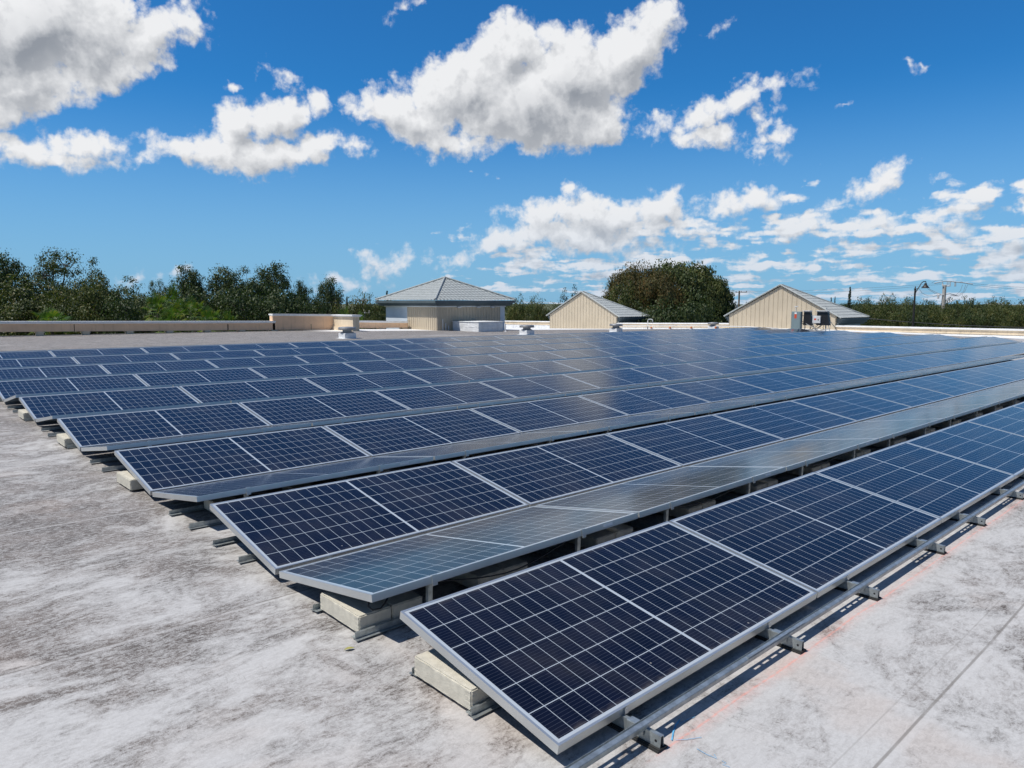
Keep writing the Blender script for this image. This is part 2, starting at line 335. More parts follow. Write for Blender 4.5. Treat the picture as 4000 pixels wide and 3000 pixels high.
def make_roofmat():
    m = bpy.data.materials.new('weathered_white_membrane'); m.use_nodes = True; T = NT(m.node_tree); b = T.n['Principled BSDF']
    p = T.node('ShaderNodeTexCoord').outputs['Object']; x, y, z = T.xyz(p)
    w = T.noise(p, .8, 3, .5, out=1); pw = T.vmath('ADD', p, T.vmath('SCALE', w).outputs[0])
    pw.inputs[1].node.inputs[3].default_value = .6; pw = pw.outputs[0]
    big = T.noise(T.mapping(pw, sc=(.30, .62, 1), rot=(0, 0, .25)), 1., 4, .55)
    mid = T.noise(T.mapping(pw, sc=(2.2, 3.6, 1), rot=(0, 0, .45)), 1.3, 9, .74)
    fine = T.noise(T.mapping(p, sc=(13, 30, 1), rot=(0, 0, -.35)), 1.6, 8, .74, .8)
    fine2 = T.noise(T.mapping(p, sc=(60, 36, 1), rot=(0, 0, .5)), 1.8, 6, .7, 1.6)
    # broad dirt: heavier further back on the deck where water stands
    far = T.math('ADD', T.ss(T.math('SUBTRACT', y, T.math('MULTIPLY', x, .12)), 1.2, 5.0, 0., .62), T.ss(y, 6., 20., 0., .5))
    d = T.math('ADD', T.math('MULTIPLY', big, .60), T.math('MULTIPLY', mid, 1.80))
    d = T.math('ADD', d, T.math('MULTIPLY', far, .34))
    # individual stains: deck x, y, half length, half width, rotation, strength
    for (sx, sy, ra, rb, ro, st_) in STAINS:
        lc = T.mapping(pw, (sx, sy, 0), (0, 0, ro), (ra, rb, 50.), 'TEXTURE')
        d = T.math('ADD', d, T.ss(T.vmath('LENGTH', lc).outputs['Value'], .15, 1.2, st_*(.75 if st_ > 0 else .45), 0.))
    band = T.noise(T.mapping(pw, sc=(.10, 1.5, 1)), 1.3, 6, .68)
    d = T.math('ADD', d, T.math('MULTIPLY', T.math('SUBTRACT', band, .40), T.ss(y, 17., 21., .15, 1.7)))
    dirt = T.ss(d, 1.06, 1.60)
    grain = T.math('ADD', T.math('MULTIPLY', T.ss(fine, .36, .68), .55), T.math('MULTIPLY', T.ss(fine2, .36, .70), .45))
    k = T.math('MULTIPLY', T.math('ADD', .30, T.math('MULTIPLY', dirt, .90)), T.math('ADD', .22, T.math('MULTIPLY', grain, 1.10)), clamp=True)
    dcol = T.mix(T.ss(T.noise(p, 2.7, 5, .6), .35, .65), (.095, .082, .074), (.165, .142, .128))
    col = T.mix(k, (.55, .545, .535), dcol)
    # slight warm stains
    st = T.math('MULTIPLY', T.ss(T.noise(pw, .9, 4, .6), .56, .72), .35)
    col = T.mix(st, col, T.mix(1., col, (1., .84, .74), 'MULTIPLY'))
    # scuffs: short dark strokes
    vs = T.noise(T.mapping(p, sc=(14, 3, 1), rot=(0, 0, .9)), 1., 2, .5, 2.5)
    scuff = T.math('MULTIPLY', T.ss(T.math('ABSOLUTE', T.math('SUBTRACT', vs, .5)), 0., .012, 1., 0.), T.ss(T.noise(p, 1.7, 3, .5), .56, .66))
    col = T.mix(T.math('MULTIPLY', scuff, .55), col, (.11, .095, .085))
    # welded sheet seams
    seam = None; edge = None
    for v0 in (-5.6, -3.2, -.77, 2.10, 4.40, 6.98, 9.06, 11.4, 13.8, 16.2, 18.6, 21., 23.4, 25.8, 28.2, 30.6):
        wob = T.math('MULTIPLY', T.math('SUBTRACT', T.noise(p, .6, 2, .5), .5), .02)
        dd = T.math('SUBTRACT', T.math('ADD', y, wob), v0)
        s1 = T.ss(T.math('ABSOLUTE', dd), .0035, .008, 1., 0.)
        s2 = T.math('MULTIPLY', T.ss(T.math('ABSOLUTE', T.math('SUBTRACT', dd, .11)), .002, .005, 1., 0.), .45)
        seam = T.math('MAXIMUM', s1, s2) if seam is None else T.math('MAXIMUM', seam, T.math('MAXIMUM', s1, s2))
        hh = T.ss(T.math('ABSOLUTE', T.math('SUBTRACT', dd, .055)), .045, .058, 1., 0.)
        edge = hh if edge is None else T.math('MAXIMUM', edge, hh)
        le = T.ss(T.math('ABSOLUTE', T.math('ADD', dd, .02)), .006, .02, 1., 0.)
        col = T.mix(T.math('MULTIPLY', le, .35), col, (.56, .55, .54))
    col = T.mix(T.math('MULTIPLY', T.math('MULTIPLY', seam, T.ss(T.noise(p, 2.2, 3, .6), .35, .6, .45, .95)), .8), col, (.20, .185, .17))
    # red chalk snap line along the front of the array
    rd = T.math('ABSOLUTE', T.math('ADD', y, T.math('ADD', .190, T.math('MULTIPLY', T.math('SUBTRACT', T.noise(p, 1.1, 2, .5), .5), .03))))
    r1 = T.math('MULTIPLY', T.ss(rd, .001, .009, 1., 0.), .32); r2 = T.math('MULTIPLY', T.ss(rd, 0., .07, 1., 0.), .15)
    rm = T.math('MULTIPLY', T.math('ADD', r1, r2), T.math('MULTIPLY', T.ss(T.noise(p, 30., 4, .6), .35, .6, .35, 1.), T.ss(x, .2, .5)))
    col = T.mix(rm, col, (.80, .25, .18))
    # bright washed strip along the right hand parapet
    wr = T.math('MULTIPLY', T.ss(x, 43.4, 43.9), 1.)
    wr = T.math('MAXIMUM', wr, T.math('MULTIPLY', T.ss(y, 29.6, 30.8), T.ss(x, 15., 17.)))
    col = T.mix(T.math('MULTIPLY', wr, .92), col, (.80, .80, .79))
    T.put(b.inputs['Base Color'], col); b.inputs['Roughness'].default_value = .8; b.inputs['Specular IOR Level'].default_value = .25
    h = T.math('ADD', T.math('MULTIPLY', fine, .5), T.math('MULTIPLY', edge, .6))
    bn = T.node('ShaderNodeBump', Strength=.35, Distance=.004, Height=h); T.put(b.inputs['Normal'], bn)
    return m
M_ROOF = make_roofmat()

def make_ground():
    m = bpy.data.materials.new('scrub_ground'); m.use_nodes = True; T = NT(m.node_tree); b = T.n['Principled BSDF']
    p = T.node('ShaderNodeTexCoord').outputs['Object']
    n = T.noise(p, .05, 6, .6); n2 = T.noise(p, 1.2, 5, .6)
    c = T.mix(T.ss(n, .35, .65), (.045, .065, .022), (.11, .12, .05)); c = T.mix(T.math('MULTIPLY', n2, .5), c, (.09, .08, .05))
    T.put(b.inputs['Base Color'], c); b.inputs['Roughness'].default_value = .95; return m
M_GROUND = make_ground()

# ------------------------------------------------------------------ object helpers
def tag(o, label=None, cat=None, group=None, kind=None):
    if label: o['label'] = label
    if cat: o['category'] = cat
    if group: o['group'] = group
    if kind: o['kind'] = kind
    return o
def empty(name, loc=(0, 0, 0), mw=None, parent=None):
    o = bpy.data.objects.new(name, None); COL.objects.link(o); o.empty_display_size = .1
    if mw is not None: o.matrix_world = mw
    else: o.location = loc
    return o
def from_bm(name, bm, m, parent=None, smooth=False):
    me = bpy.data.meshes.new(name); bm.to_mesh(me); bm.free()
    me.materials.append(m)
    if smooth:
        for f in me.polygons: f.use_smooth = True
    o = bpy.data.objects.new(name, me); COL.objects.link(o)
    if parent: o.parent = parent
    return o
def raw(name, V, F, m, parent=None, smooth=False):
    me = bpy.data.meshes.new(name); me.from_pydata([tuple(map(float, v)) for v in V], [], [tuple(f) for f in F]); me.update()
    me.materials.append(m)
    if smooth: me.polygons.foreach_set('use_smooth', [True]*len(me.polygons))
    o = bpy.data.objects.new(name, me); COL.objects.link(o)
    if parent: o.parent = parent
    return o
def box(bm, x0, x1, y0, y1, z0, z1, mw=None, bev=0.):
    r = bmesh.ops.create_cube(bm, size=1.0); vs = r['verts']
    for v in vs: v.co = Vector(((x0+x1)/2+v.co.x*(x1-x0), (y0+y1)/2+v.co.y*(y1-y0), (z0+z1)/2+v.co.z*(z1-z0)))
    if bev:
        es = list({e for v in vs for e in v.link_edges})
        r2 = bmesh.ops.bevel(bm, geom=es, offset=bev, segments=2, affect='EDGES', profile=.5); vs = list({v for f in r2['faces'] for v in f.verts} | {v for v in vs if v.is_valid})
    if mw is not None:
        for v in vs: v.co = mw @ v.co
    return vs
def tube(bm, pts, r, n=6, r2=None, cap=True):
    pts = [Vector(p) for p in pts]; rings = []
    for i, p in enumerate(pts):
        d = (pts[min(i+1, len(pts)-1)]-pts[max(i-1, 0)]).normalized()
        a = d.orthogonal().normalized() if i == 0 else (a - d*a.dot(d)).normalized()
        b_ = d.cross(a); rr = r if r2 is None else r+(r2-r)*i/(len(pts)-1)
        rings.append([bm.verts.new(p+a*rr*math.cos(2*PI*k/n)+b_*rr*math.sin(2*PI*k/n)) for k in range(n)])
    for q, w_ in zip(rings, rings[1:]):
        for k in range(n): bm.faces.new((q[k], q[(k+1) % n], w_[(k+1) % n], w_[k]))
    if cap: bm.faces.new(rings[0][::-1]); bm.faces.new(rings[-1])
def lathe(bm, prof, n=24, c=(0, 0, 0)):
    rings = [[bm.verts.new((c[0]+r*math.cos(2*PI*k/n), c[1]+r*math.sin(2*PI*k/n), c[2]+z)) for k in range(n)] for r, z in prof]
    for q, w_ in zip(rings, rings[1:]):
        for k in range(n): bm.faces.new((q[k], q[(k+1) % n], w_[(k+1) % n], w_[k]))
    bm.faces.new(rings[0][::-1]); bm.faces.new(rings[-1])
def prism(bm, prof, x0, x1, mw=None):
    """closed (y,z) outline extruded along x"""
    a = [bm.verts.new((x0, y, z)) for y, z in prof]; b_ = [bm.verts.new((x1, y, z)) for y, z in prof]
    n = len(prof)
    for i in range(n): bm.faces.new((a[i], a[(i+1) % n], b_[(i+1) % n], b_[i]))
    bm.faces.new(a[::-1]); bm.faces.new(b_)
    if mw is not None:
        for v in a+b_: v.co = mw @ v.co
    bmesh.ops.recalc_face_normals(bm, faces=bm.faces)
def copy_tree(o, mw, parent=None):
    c = o.copy(); COL.objects.link(c)
    if parent is None: c.matrix_world = mw
    else: c.parent = parent
    for ch in KIDS.get(o.name, []): copy_tree(ch, None, c)
    return c
KIDS = {}
def reg(root):
    for o in bpy.data.objects:
        if o.parent: KIDS.setdefault(o.parent.name, [])
    for k in list(KIDS): KIDS[k] = [o for o in bpy.data.objects if o.parent and o.parent.name == k]
ORD = ['zeroth', 'first', 'second', 'third', 'fourth', 'fifth', 'sixth', 'seventh', 'eighth', 'ninth', 'tenth', 'eleventh', 'twelfth', 'thirteenth', 'fourteenth', 'fifteenth', 'sixteenth', 'seventeenth', 'eighteenth', 'nineteenth', 'twentieth']
ORD += ['twenty-'+ORD[i] for i in range(1, 10)]+['thirtieth']+['thirty-'+ORD[i] for i in range(1, 9)]

# ------------------------------------------------------------------ setting: ground, roof deck
SU, SV = -.0072, .0123
def zr(u, v): return SU*u+SV*v-.0015*max(0, u-18)*max(0, v-21)
NX = Vector((1, 0, SU)).normalized(); NYv = Vector((0, 1, SV)); NZ = NX.cross(NYv).normalized(); NY = NZ.cross(NX)
def deck(u, v, h=0.):
    M = Matrix((NX, NY, NZ)).transposed().to_4x4(); M.translation = Vector((u, v, SU*u+SV*v))+NZ*h; return M
GZ = -6.2
tag(raw('ground', [(-2500, -2500, GZ), (2500, -2500, GZ), (2500, 2500, GZ), (-2500, 2500, GZ)], [(0, 1, 2, 3)], M_GROUND), kind='structure')
UA, UB, VA, VB = -14., 46.3, -13., 32.42
us = np.unique(np.concatenate([[UA, 0, 10], np.linspace(18, UB, 20)])); vs_ = np.unique(np.concatenate([[VA, 0, 10], np.linspace(21, VB, 14), np.linspace(VB, 52, 12)]))
V = []; F = []
def inside(u, v): return v <= VB+.01 or u >= 27.0
vi = {}
for i, u in enumerate(us):
    for j, v in enumerate(vs_): vi[i, j] = len(V); V.append((u, v, zr(u, v)))
for i in range(len(us)-1):
    for j in range(len(vs_)-1):
        if inside(us[i]+.05, vs_[j+1]): F.append((vi[i, j], vi[i+1, j], vi[i+1, j+1], vi[i, j+1]))
tag(raw('roof_deck', V, F, M_ROOF), kind='structure')
# building body under the roof
bm = bmesh.new(); box(bm, UA, UB, VA, VB-.02, GZ-.1, -.75); box(bm, 27.0, UB-.01, VB, 52, GZ-.1, -1.45)
o = from_bm('building_walls', bm, M_STUC); tag(o, 'tan stucco building whose flat roof carries the solar array', 'building')

# ------------------------------------------------------------------ solar panels
def frame_bm(tabs):
    bm = bmesh.new(); d = .038; w = .011
    box(bm, 0, PL, 0, w, -d, 0); box(bm, 0, PL, PWD-w, PWD, -d, 0)
    box(bm, 0, w, w, PWD-w, -d, -.0003); box(bm, PL-w, PL, w, PWD-w, -d, -.0003)
    # inner bottom flanges
    box(bm, w, PL-w, w, .032, -d, -d+.002); box(bm, w, PL-w, PWD-.032, PWD-w, -d, -d+.002)
    return bm
def make_panel(kind):
    root = empty('solar_panel')
    from_bm('frame', frame_bm(kind), M_ALU, root)
    bm = bmesh.new(); box(bm, .0112, PL-.0112, .0112, PWD-.0112, -.008, -.0014); from_bm('glass_laminate', bm, M_CELL, root)
    if kind == 'f':
        bm = bmesh.new(); box(bm, PL-.36, PL-.27, -.0012, -.0001, -.026, -.010); s = from_bm('rating_label', bm, M_LABEL, root)
        for x in (.375, 1.535):
            bm = bmesh.new(); box(bm, x-.016, x+.016, -.006, .010, .0005, .0045); box(bm, x-.016, x+.016, -.006, -.002, -.05, .0005); from_bm('edge_clamp', bm, M_ALU, root)
    return root
H0 = .09; C_, S_N = math.cos(TILT), math.sin(TILT); GR, GV = .2451, .0482
PV = 2*PWD*C_+GR+GV
pn = make_panel('n'); pf = make_panel('f'); reg(None)
NCOUNT = [9, 12, 16]+[18]*6
grp = {'n': 'solar panels tilted towards the viewer', 'f': 'solar panels tilted away from the viewer'}
usedp = {'n': False, 'f': False}
for k in range(9):
    for side in 'nf':
        for j in range(NCOUNT[k]):
            jit = math.radians(random.uniform(-.10, .10)); jit2 = math.radians(random.uniform(-.06, .06))
            if side == 'n': M = deck(j*PITCH_U, k*PV, H0) @ Matrix.Rotation(TILT+jit, 4, 'X') @ Matrix.Rotation(jit2, 4, 'Y')
            else: M = deck(j*PITCH_U, k*PV+PWD*C_+GR, H0+PWD*S_N) @ Matrix.Rotation(-TILT+jit, 4, 'X') @ Matrix.Rotation(jit2, 4, 'Y')
            src = pn if side == 'n' else pf
            if not usedp[side]: src.matrix_world = M; o = src; usedp[side] = True
            else: o = copy_tree(src, M)
            tag(o, f"solar panel {ORD[j+1]} from the left in the {ORD[k+1]} row tilted {'towards the camera' if side=='n' else 'away from camera'}", 'solar panel', grp[side])

# ------------------------------------------------------------------ racking
RAILU = [j*PITCH_U+a for j in range(8) for a in (.375, 1.535)]
VEND = 9*PV-.1
def rail_profile(w, h, t=.0025): return [(-w/2, 0), (-w/2+.004, h), (w/2-.004, h), (w/2, 0), (w/2-t, 0), (w/2-.004-t, h-t), (-w/2+.004+t, h-t), (-w/2+t, 0)]
def make_rail():
    root = empty('base_rail')
    bm = bmesh.new(); R = Matrix.Rotation(PI/2, 4, 'Z')
    # inverted U running along v: use prism along x then rotate
    prism(bm, [(y, z+.012) for y, z in rail_profile(.027, .046)], 0, VEND+.185, Matrix.Translation((0, -.185, 0)) @ R)
    ra = from_bm('rail', bm, M_GALV, root)
    for s in (-1, 1):
        bm = bmesh.new(); r = bmesh.ops.create_cone(bm, cap_ends=True, segments=14, radius1=.0055, radius2=.0055, depth=.001, matrix=Matrix.Translation((s*.0128, -.165, .034)) @ Matrix.Rotation(PI/2+s*.076, 4, 'Y'))
        from_bm('bolt_hole', bm, M_BLK, ra)
    bm = bmesh.new(); box(bm, -.031, .031, -.19, .10, 0, .008); box(bm, -.024, .024, -.19, .10, .008, .012); from_bm('rubber_pad', bm, M_RUB, root)
    # end clip hooked on the low frame edge
    bm = bmesh.new(); box(bm, -.017, .017, -.075, -.030, .059, .062); box(bm, -.017, .017, -.078, -.075, .030, .062); box(bm, -.0185, -.0155, -.11, -.03, .03, .0605); box(bm, .0155, .0185, -.11, -.03, .03, .0605)
    from_bm('saddle_clip', bm, M_GALV, root)
    bm = bmesh.new(); box(bm, .004, .024, -.006, -.0035, .062, .084); box(bm, .004, .024, -.0035, .02, .060, .063); from_bm('frame_hook', bm, M_ALU, root)
    for k in range(3):
        y = k*PV+PWD*C_+GR+.03; h = H0+PWD*S_N-.047
        bm = bmesh.new(); box(bm, -.014, .014, y, y+.003, .05, h); box(bm, -.014, -.0115, y+.003, y+.022, .05, h); box(bm, .0115, .014, y+.003, y+.022, .05, h)
        box(bm, -.03, .03, y-.012, y+.03, h, h+.004); from_bm('post', bm, M_GALV, root)
        y2 = k*PV+PWD*C_-.03; bm = bmesh.new(); box(bm, -.018, .018, y2-.003, y2, .06, h); box(bm, -.018, -.015, y2-.028, y2-.003, .06, h); box(bm, .015, .018, y2-.028, y2-.003, .06, h); from_bm('post', bm, M_GALV, root)
    return root
rl = make_rail(); reg(None)
for i, u in enumerate(RAILU):
    o = rl if i == 0 else copy_tree(rl, deck(u, 0, 0))
    if i == 0: o.matrix_world = deck(u, 0, 0)
    tag(o, f"galvanised base rail with hooked foot, {ORD[i+1]} from the left along the array's front edge", 'rail', 'base rails crossing under the array')

# slotted wind channel along the front
bm = bmesh.new()
def strip(u0, u1, p, q): # thin plate between profile points p,q
    d = Vector((0, q[0]-p[0], q[1]-p[1])); n = Vector((0, -d.z, d.y)).normalized()*.002
    vs = [Vector((u, *c)) for c in (p, q) for u in (u0, u1)]
    a = [bm.verts.new(v) for v in (vs[0], vs[1], vs[3], vs[2])]; b_ = [bm.verts.new(v.co+n) for v in a]
    bm.faces.new(a[::-1]); bm.faces.new(b_)
    for i in range(4): bm.faces.new((a[i], a[(i+1) % 4], b_[(i+1) % 4], b_[i]))
UE = 37.9; U0 = -.42
strip(U0, UE, (-.147, .084), (-.128, .088)); strip(U0, UE, (-.141, .061), (-.147, .084))
wa, wb = (-.099, .060), (-.141, .060)
def lerp(t): return (wa[0]+(wb[0]-wa[0])*t, wa[1]+(wb[1]-wa[1])*t)
slots = []
for j in range(-1, 18):
    for a in (.375, 1.535):
        c = j*PITCH_U+a
        for q in (-.36, -.28, -.20, -.12, .10): slots.append((c+q, c+q+.055))
slots = sorted(s for s in slots if s[0] > U0+.02 and s[1] < UE-.02)
strip(U0, UE, wa, lerp(.36)); strip(U0, UE, lerp(.62), wb)
cur = U0
for s in slots: strip(cur, s[0], lerp(.36), lerp(.62)); cur = s[1]
strip(cur, UE, lerp(.36), lerp(.62)); strip(U0, UE, (-.099, .060), (-.097, .068))
bmesh.ops.recalc_face_normals(bm, faces=bm.faces)
o = from_bm('wind_channel', bm, M_GALV); o.matrix_world = deck(0, .022, 0)
tag(o, 'long slotted galvanised channel running along the front edge of the array', 'channel')
bm = bmesh.new(); box(bm, 0, .55, -.294, -.258, .0865, .0885); tmp = bm
o2 = from_bm('splice_plate', bm, M_GALV, o); o2.location = (1.12, 0, .002); o2.scale = (1, .5, 1)

# ballast channels: four per tent running along the rows
def make_channel():
    bm = bmesh.new()
    L = 18*PITCH_U+.05
    prism(bm, [(0, .014), (0, .043), (.010, .046), (.010, .044), (.002, .041), (.002, .016), (.038, .016), (.038, .014)], -.018, L)
    prism(bm, [(-.02, .010), (-.02, .013), (0, .013), (0, .010)], -.02, L)
    return from_bm('ballast_channel', bm, M_GALV)
ch = make_channel(); first = True; CHV = [(.452, 1), (.885, -1), (1.345, 1), (1.79, -1)]
names4 = ['nearest', 'second', 'third', 'farthest']
for k in range(9):
    for q, (dv, s) in enumerate(CHV):
        M = deck(0, k*PV+dv, 0) @ Matrix.Diagonal((1, s, 1, 1))
        if k >= 3 and q % 2: pass
        o = ch if first else ch.copy()
        if not first: COL.objects.link(o)
        if not first: pass
        o.matrix_world = M @ Matrix.Translation((-random.uniform(0, .02), 0, 0)); first = False
        tag(o, f"galvanised ballast channel, {names4[q]} of four under the {ORD[k+1]} pair of panel rows", 'channel', 'ballast channels under the array')

# concrete ballast blocks
def make_block():
    bm = bmesh.new(); box(bm, -.097, .097, -.1985, .1985, 0, .092)
    bmesh.ops.bevel(bm, geom=list(bm.edges), offset=.006, segments=2, affect='EDGES')
    bmesh.ops.subdivide_edges(bm, edges=[e for e in bm.edges if e.calc_length() > .05], cuts=9, use_grid_fill=True)
    for v in bm.verts:
        edge = (abs(abs(v.co.x)-.097) < .012)+(abs(abs(v.co.y)-.1985) < .012)+(abs(v.co.z-.092) < .012 or v.co.z < .012)
        a = .0012 if edge >= 2 else .00005
        v.co += Vector([random.uniform(-a, a) for _ in range(3)])
    return from_bm('ballast_block', bm, M_CONC)
blk = make_block(); firstb = True
def put_block(u, v, label, h=.018, rz=0.):
    global firstb
    o = blk if firstb else blk.copy()
    if not firstb: COL.objects.link(o)
    firstb = False
    o.matrix_world = deck(u, v, h) @ Matrix.Rotation(rz+random.uniform(-.012, .012), 4, 'Z')
    tag(o, label, 'concrete block', 'concrete ballast blocks')
put_block(.075, .667, 'cream concrete block under the low left corner of the front panel')
put_block(.10, 1.567, 'grey concrete block at the left end under the first ridge, outer of two')
put_block(.298, 1.567, 'grey concrete block beside the outermost one under the first ridge')
nb = 2
for j in range(6):
    for c in (.985, 2.02):
        for d in (-.10, .10):
            if j == 0 and c < 1 and d < 0: pass
            nb += 1
            put_block(j*PITCH_U+c+d, 1.567, f"shaded concrete block under the first ridge, {ORD[nb]} from the left of its line")
for (k, dv, w_) in ((2, .60, 'third'), (3, .667, 'fourth'), (4, .667, 'fifth'), (5, .667, 'sixth')):
    put_block(.055, k*PV+dv, f"pale concrete block sticking out at the left end of the {w_} pair of rows")
put_block(.33, PV+1.567, 'dark shaded concrete block under the second ridge near its left end')
for k in (1, 2):
    for j in range(4): put_block(j*PITCH_U+.985, k*PV+1.567+(0 if not (k==1 and j==0) else 0), f"concrete block deep under the {ORD[k+1]} ridge, {ORD[j+1]} from the left inside its line")

# black module cables hanging under the first two ridges
nc = 0
for k, jn in ((0, 6), (1, 5)):
    for j in range(jn):
        c0, c1 = j*PITCH_U+.42, j*PITCH_U+1.50; v = k*PV+PWD*C_+GR+.05; h = H0+PWD*S_N-.055
        bm = bmesh.new(); dip = random.uniform(.03, .09)
        tube(bm, [(c0+(c1-c0)*t, v+.012*math.sin(9*t+j), h-dip*4*t*(1-t)) for t in np.linspace(0, 1, 12)], .0045, 6)
        o = from_bm('module_cable', bm, M_BLK, None, True); o.matrix_world = deck(0, 0, 0); nc += 1
        tag(o, f"black cable sagging under the {ORD[k+1]} ridge, {ORD[j+1]} from the left", 'cable', 'cables hanging under the ridges')
bm = bmesh.new(); tube(bm, [(.05, PWD*C_+GR+.10, .19), (.035, PWD*C_+GR+.09, .165), (.05, PWD*C_+GR+.07, .150), (.09, PWD*C_+GR+.06, .150), (.12, PWD*C_+GR+.07, .165), (.16, PWD*C_+GR+.09, .19)], .0045, 6)
o = from_bm('module_cable', bm, M_BLK, None, True); o.matrix_world = deck(0, 0, 0); tag(o, 'short black cable loop under the raised corner above the outer concrete block', 'cable', 'cables hanging under the ridges')

# blue chalk marks and leaf
def ribbon(pts, w): # on deck
    V = []; F = []
    for i, p in enumerate(pts):
        a = Vector(pts[max(i-1, 0)]); b_ = Vector(pts[min(i+1, len(pts)-1)]); d = (b_-a).normalized(); n = Vector((-d.y, d.x))
        V += [(p[0]+n.x*w/2, p[1]+n.y*w/2, .004), (p[0]-n.x*w/2, p[1]-n.y*w/2, .004)]
        if i: F.append((2*i-2, 2*i-1, 2*i+1, 2*i))
    return V, F
def mark(pix, w, label):
    pts = []
    for x, y in pix:
        d = ray(x, y); t = (SV*CAM.y+SU*CAM.x-CAM.z)/(d.z-SV*d.y-SU*d.x); q = CAM+d*t; pts.append((q.x, q.y))
    V, F = ribbon(pts, w); V = [deck(v[0], v[1], v[2]).translation for v in V]
    o = raw('chalk_mark', V, F, M_BLUE); tag(o, label, 'chalk mark', 'blue chalk marks on the roof')
mark([(2656, 2814), (2640, 2835), (2630, 2860), (2624, 2895)], .006, 'short thick blue chalk stroke on the roof beside the first rail foot')
mark([(2640, 2894), (2680, 2892), (2740, 2883)], .0022, 'thin blue chalk line running right from the thick stroke')
mark([(2650, 2832), (2690, 2812), (2715, 2803)], .002, 'faint blue chalk line rising right from the thick stroke')
mark([(2722, 2928), (2760, 2950), (2800, 2966), (2790, 2950)], .0022, 'small blue chalk arrow nearer the bottom edge of the roof')
mark([(2820, 2975), (2836, 2984), (2822, 2990), (2850, 2999)], .002, 'blue chalk squiggle lowest on the roof')
Vl = []; nL = 9
for i in range(nL):
    t = i/(nL-1); w_ = .011*math.sin(PI*t)**.7+.0002
    Vl += [((t-.5)*.05, w_, .004+.006*math.sin(PI*t)+.003), ((t-.5)*.05, 0, .006+.002*math.sin(PI*t)), ((t-.5)*.05, -w_, .004+.006*math.sin(PI*t)+.003)]
Fl = []
for i in range(nL-1):
    a = 3*i; Fl += [(a, a+1, a+4, a+3), (a+1, a+2, a+5, a+4)]
d = ray(1364, 2540); t = (SV*CAM.y+SU*CAM.x-CAM.z)/(d.z-SV*d.y-SU*d.x); q = CAM+d*t
o = raw('fallen_leaf', Vl, Fl, mat('yellow_green_leaf', (.36, .34, .10), .6, 0, .2, 60)); o.matrix_world = deck(q.x, q.y, 0) @ Matrix.Rotation(-.3, 4, 'Z')
tag(o, 'small yellow green fallen leaf lying on the bare roof', 'leaf')

# ------------------------------------------------------------------ parapets
def wall_v(name, v, segs, label, thick=.32, m=M_STUC, cap=M_WHITE, stubs=True, baseoff=0.):
    """parapet facing -v; segs: (u0,u1,ztop0,ztop1,zbot0,zbot1)"""
    root = empty(name, (segs[0][0], v, segs[0][4]))
    inv = Matrix.Translation((-segs[0][0], -v, -segs[0][4]))
    bm = bmesh.new(); bc = bmesh.new(); bs = bmesh.new()
    for (u0, u1, za, zb, ba, bb) in segs:
        n = max(1, int((u1-u0)/2))
        def q(bmx, y0, y1, t0, t1, b0, b1, a=u0, b=u1):
            vs = [(a, y0, b0), (b, y0, b1), (b, y1, b1), (a, y1, b0), (a, y0, t0), (b, y0, t1), (b, y1, t1), (a, y1, t0)]
            vv = [bmx.verts.new(inv @ Vector(x)) for x in vs]
            for f in ((0, 3, 2, 1), (4, 5, 6, 7), (0, 1, 5, 4), (1, 2, 6, 5), (2, 3, 7, 6), (3, 0, 4, 7)): bmx.faces.new([vv[i] for i in f])
        q(bm, v, v+thick, za-.10, zb-.10, ba, bb)
        q(bc, v-.06, v+thick+.06, za, zb, za-.06, zb-.06, u0-.02, u1+.02)
        q(bc, v-.03, v+thick+.03, za-.0605, zb-.0605, za-.10, zb-.10, u0, u1)
    from_bm('stucco_beam', bm, m, root); from_bm('coping', bc, cap, root); bs.free()
    return root, inv
VL = 32.0
def zt(x, y, v): return at(x, y, v=v)
pA = at(-700, 1256, v=VL); pB = at(1074, 1254, v=VL); pC = at(1045, 1226, v=VL); pD = at(1300, 1228, v=VL)
bA = at(-700, 1302.4, v=VL); bB = at(1074, 1289, v=VL)
bD = at(1300, 1287, v=VL)
zl = lambda p: p.z
k_ = (bD.z-bA.z)/(bD.x-bA.x)
def zb_(u): return bA.z+k_*(u-bA.x)
wl, inv = wall_v('parapet_wall', VL, [(pA.x, pB.x, pA.z+.0, pB.z, zb_(pA.x), zb_(pB.x)), (pB.x-.12, pD.x, pC.z, pD.z, zb_(pB.x), zb_(pD.x))], '')
for xj in (289, 888, 891, 1215):
    a = at(xj, 1262, v=VL); bm = bmesh.new(); box(bm, a.x-.012, a.x+.012, VL-.004, VL+.05, zb_(a.x)+.01, at(xj, 1261, v=VL).z-.06, inv); from_bm('expansion_joint', bm, M_DARKM, wl)
tag(wl, 'long tan stucco parapet with drain openings and a taller section, left of the roof', 'parapet')
# stubs carrying the beam
pix_stub = [(-330, 27), (-90, 27), (145, 27), (326, 26), (497, 25), (655, 22), (803, 21), (938, 20), (1064, 19), (1187, 18)]
bm = bmesh.new(); wl_inv = inv
for c, w_ in pix_stub:
    a = at(c, 1310, v=VL).x; b_ = at(c+w_, 1310, v=VL).x; z0 = zr(a, VL)-.2
    vs = box(bm, a, b_, VL+.005, VL+.315, z0, zb_(a)-.002, inv)
    vs = box(bm, a-.03, b_+.03, VL-.02, VL+.33, zb_(a)-.05, zb_(a)-.025, inv)
from_bm('support_stub', bm, M_CREAM, wl)
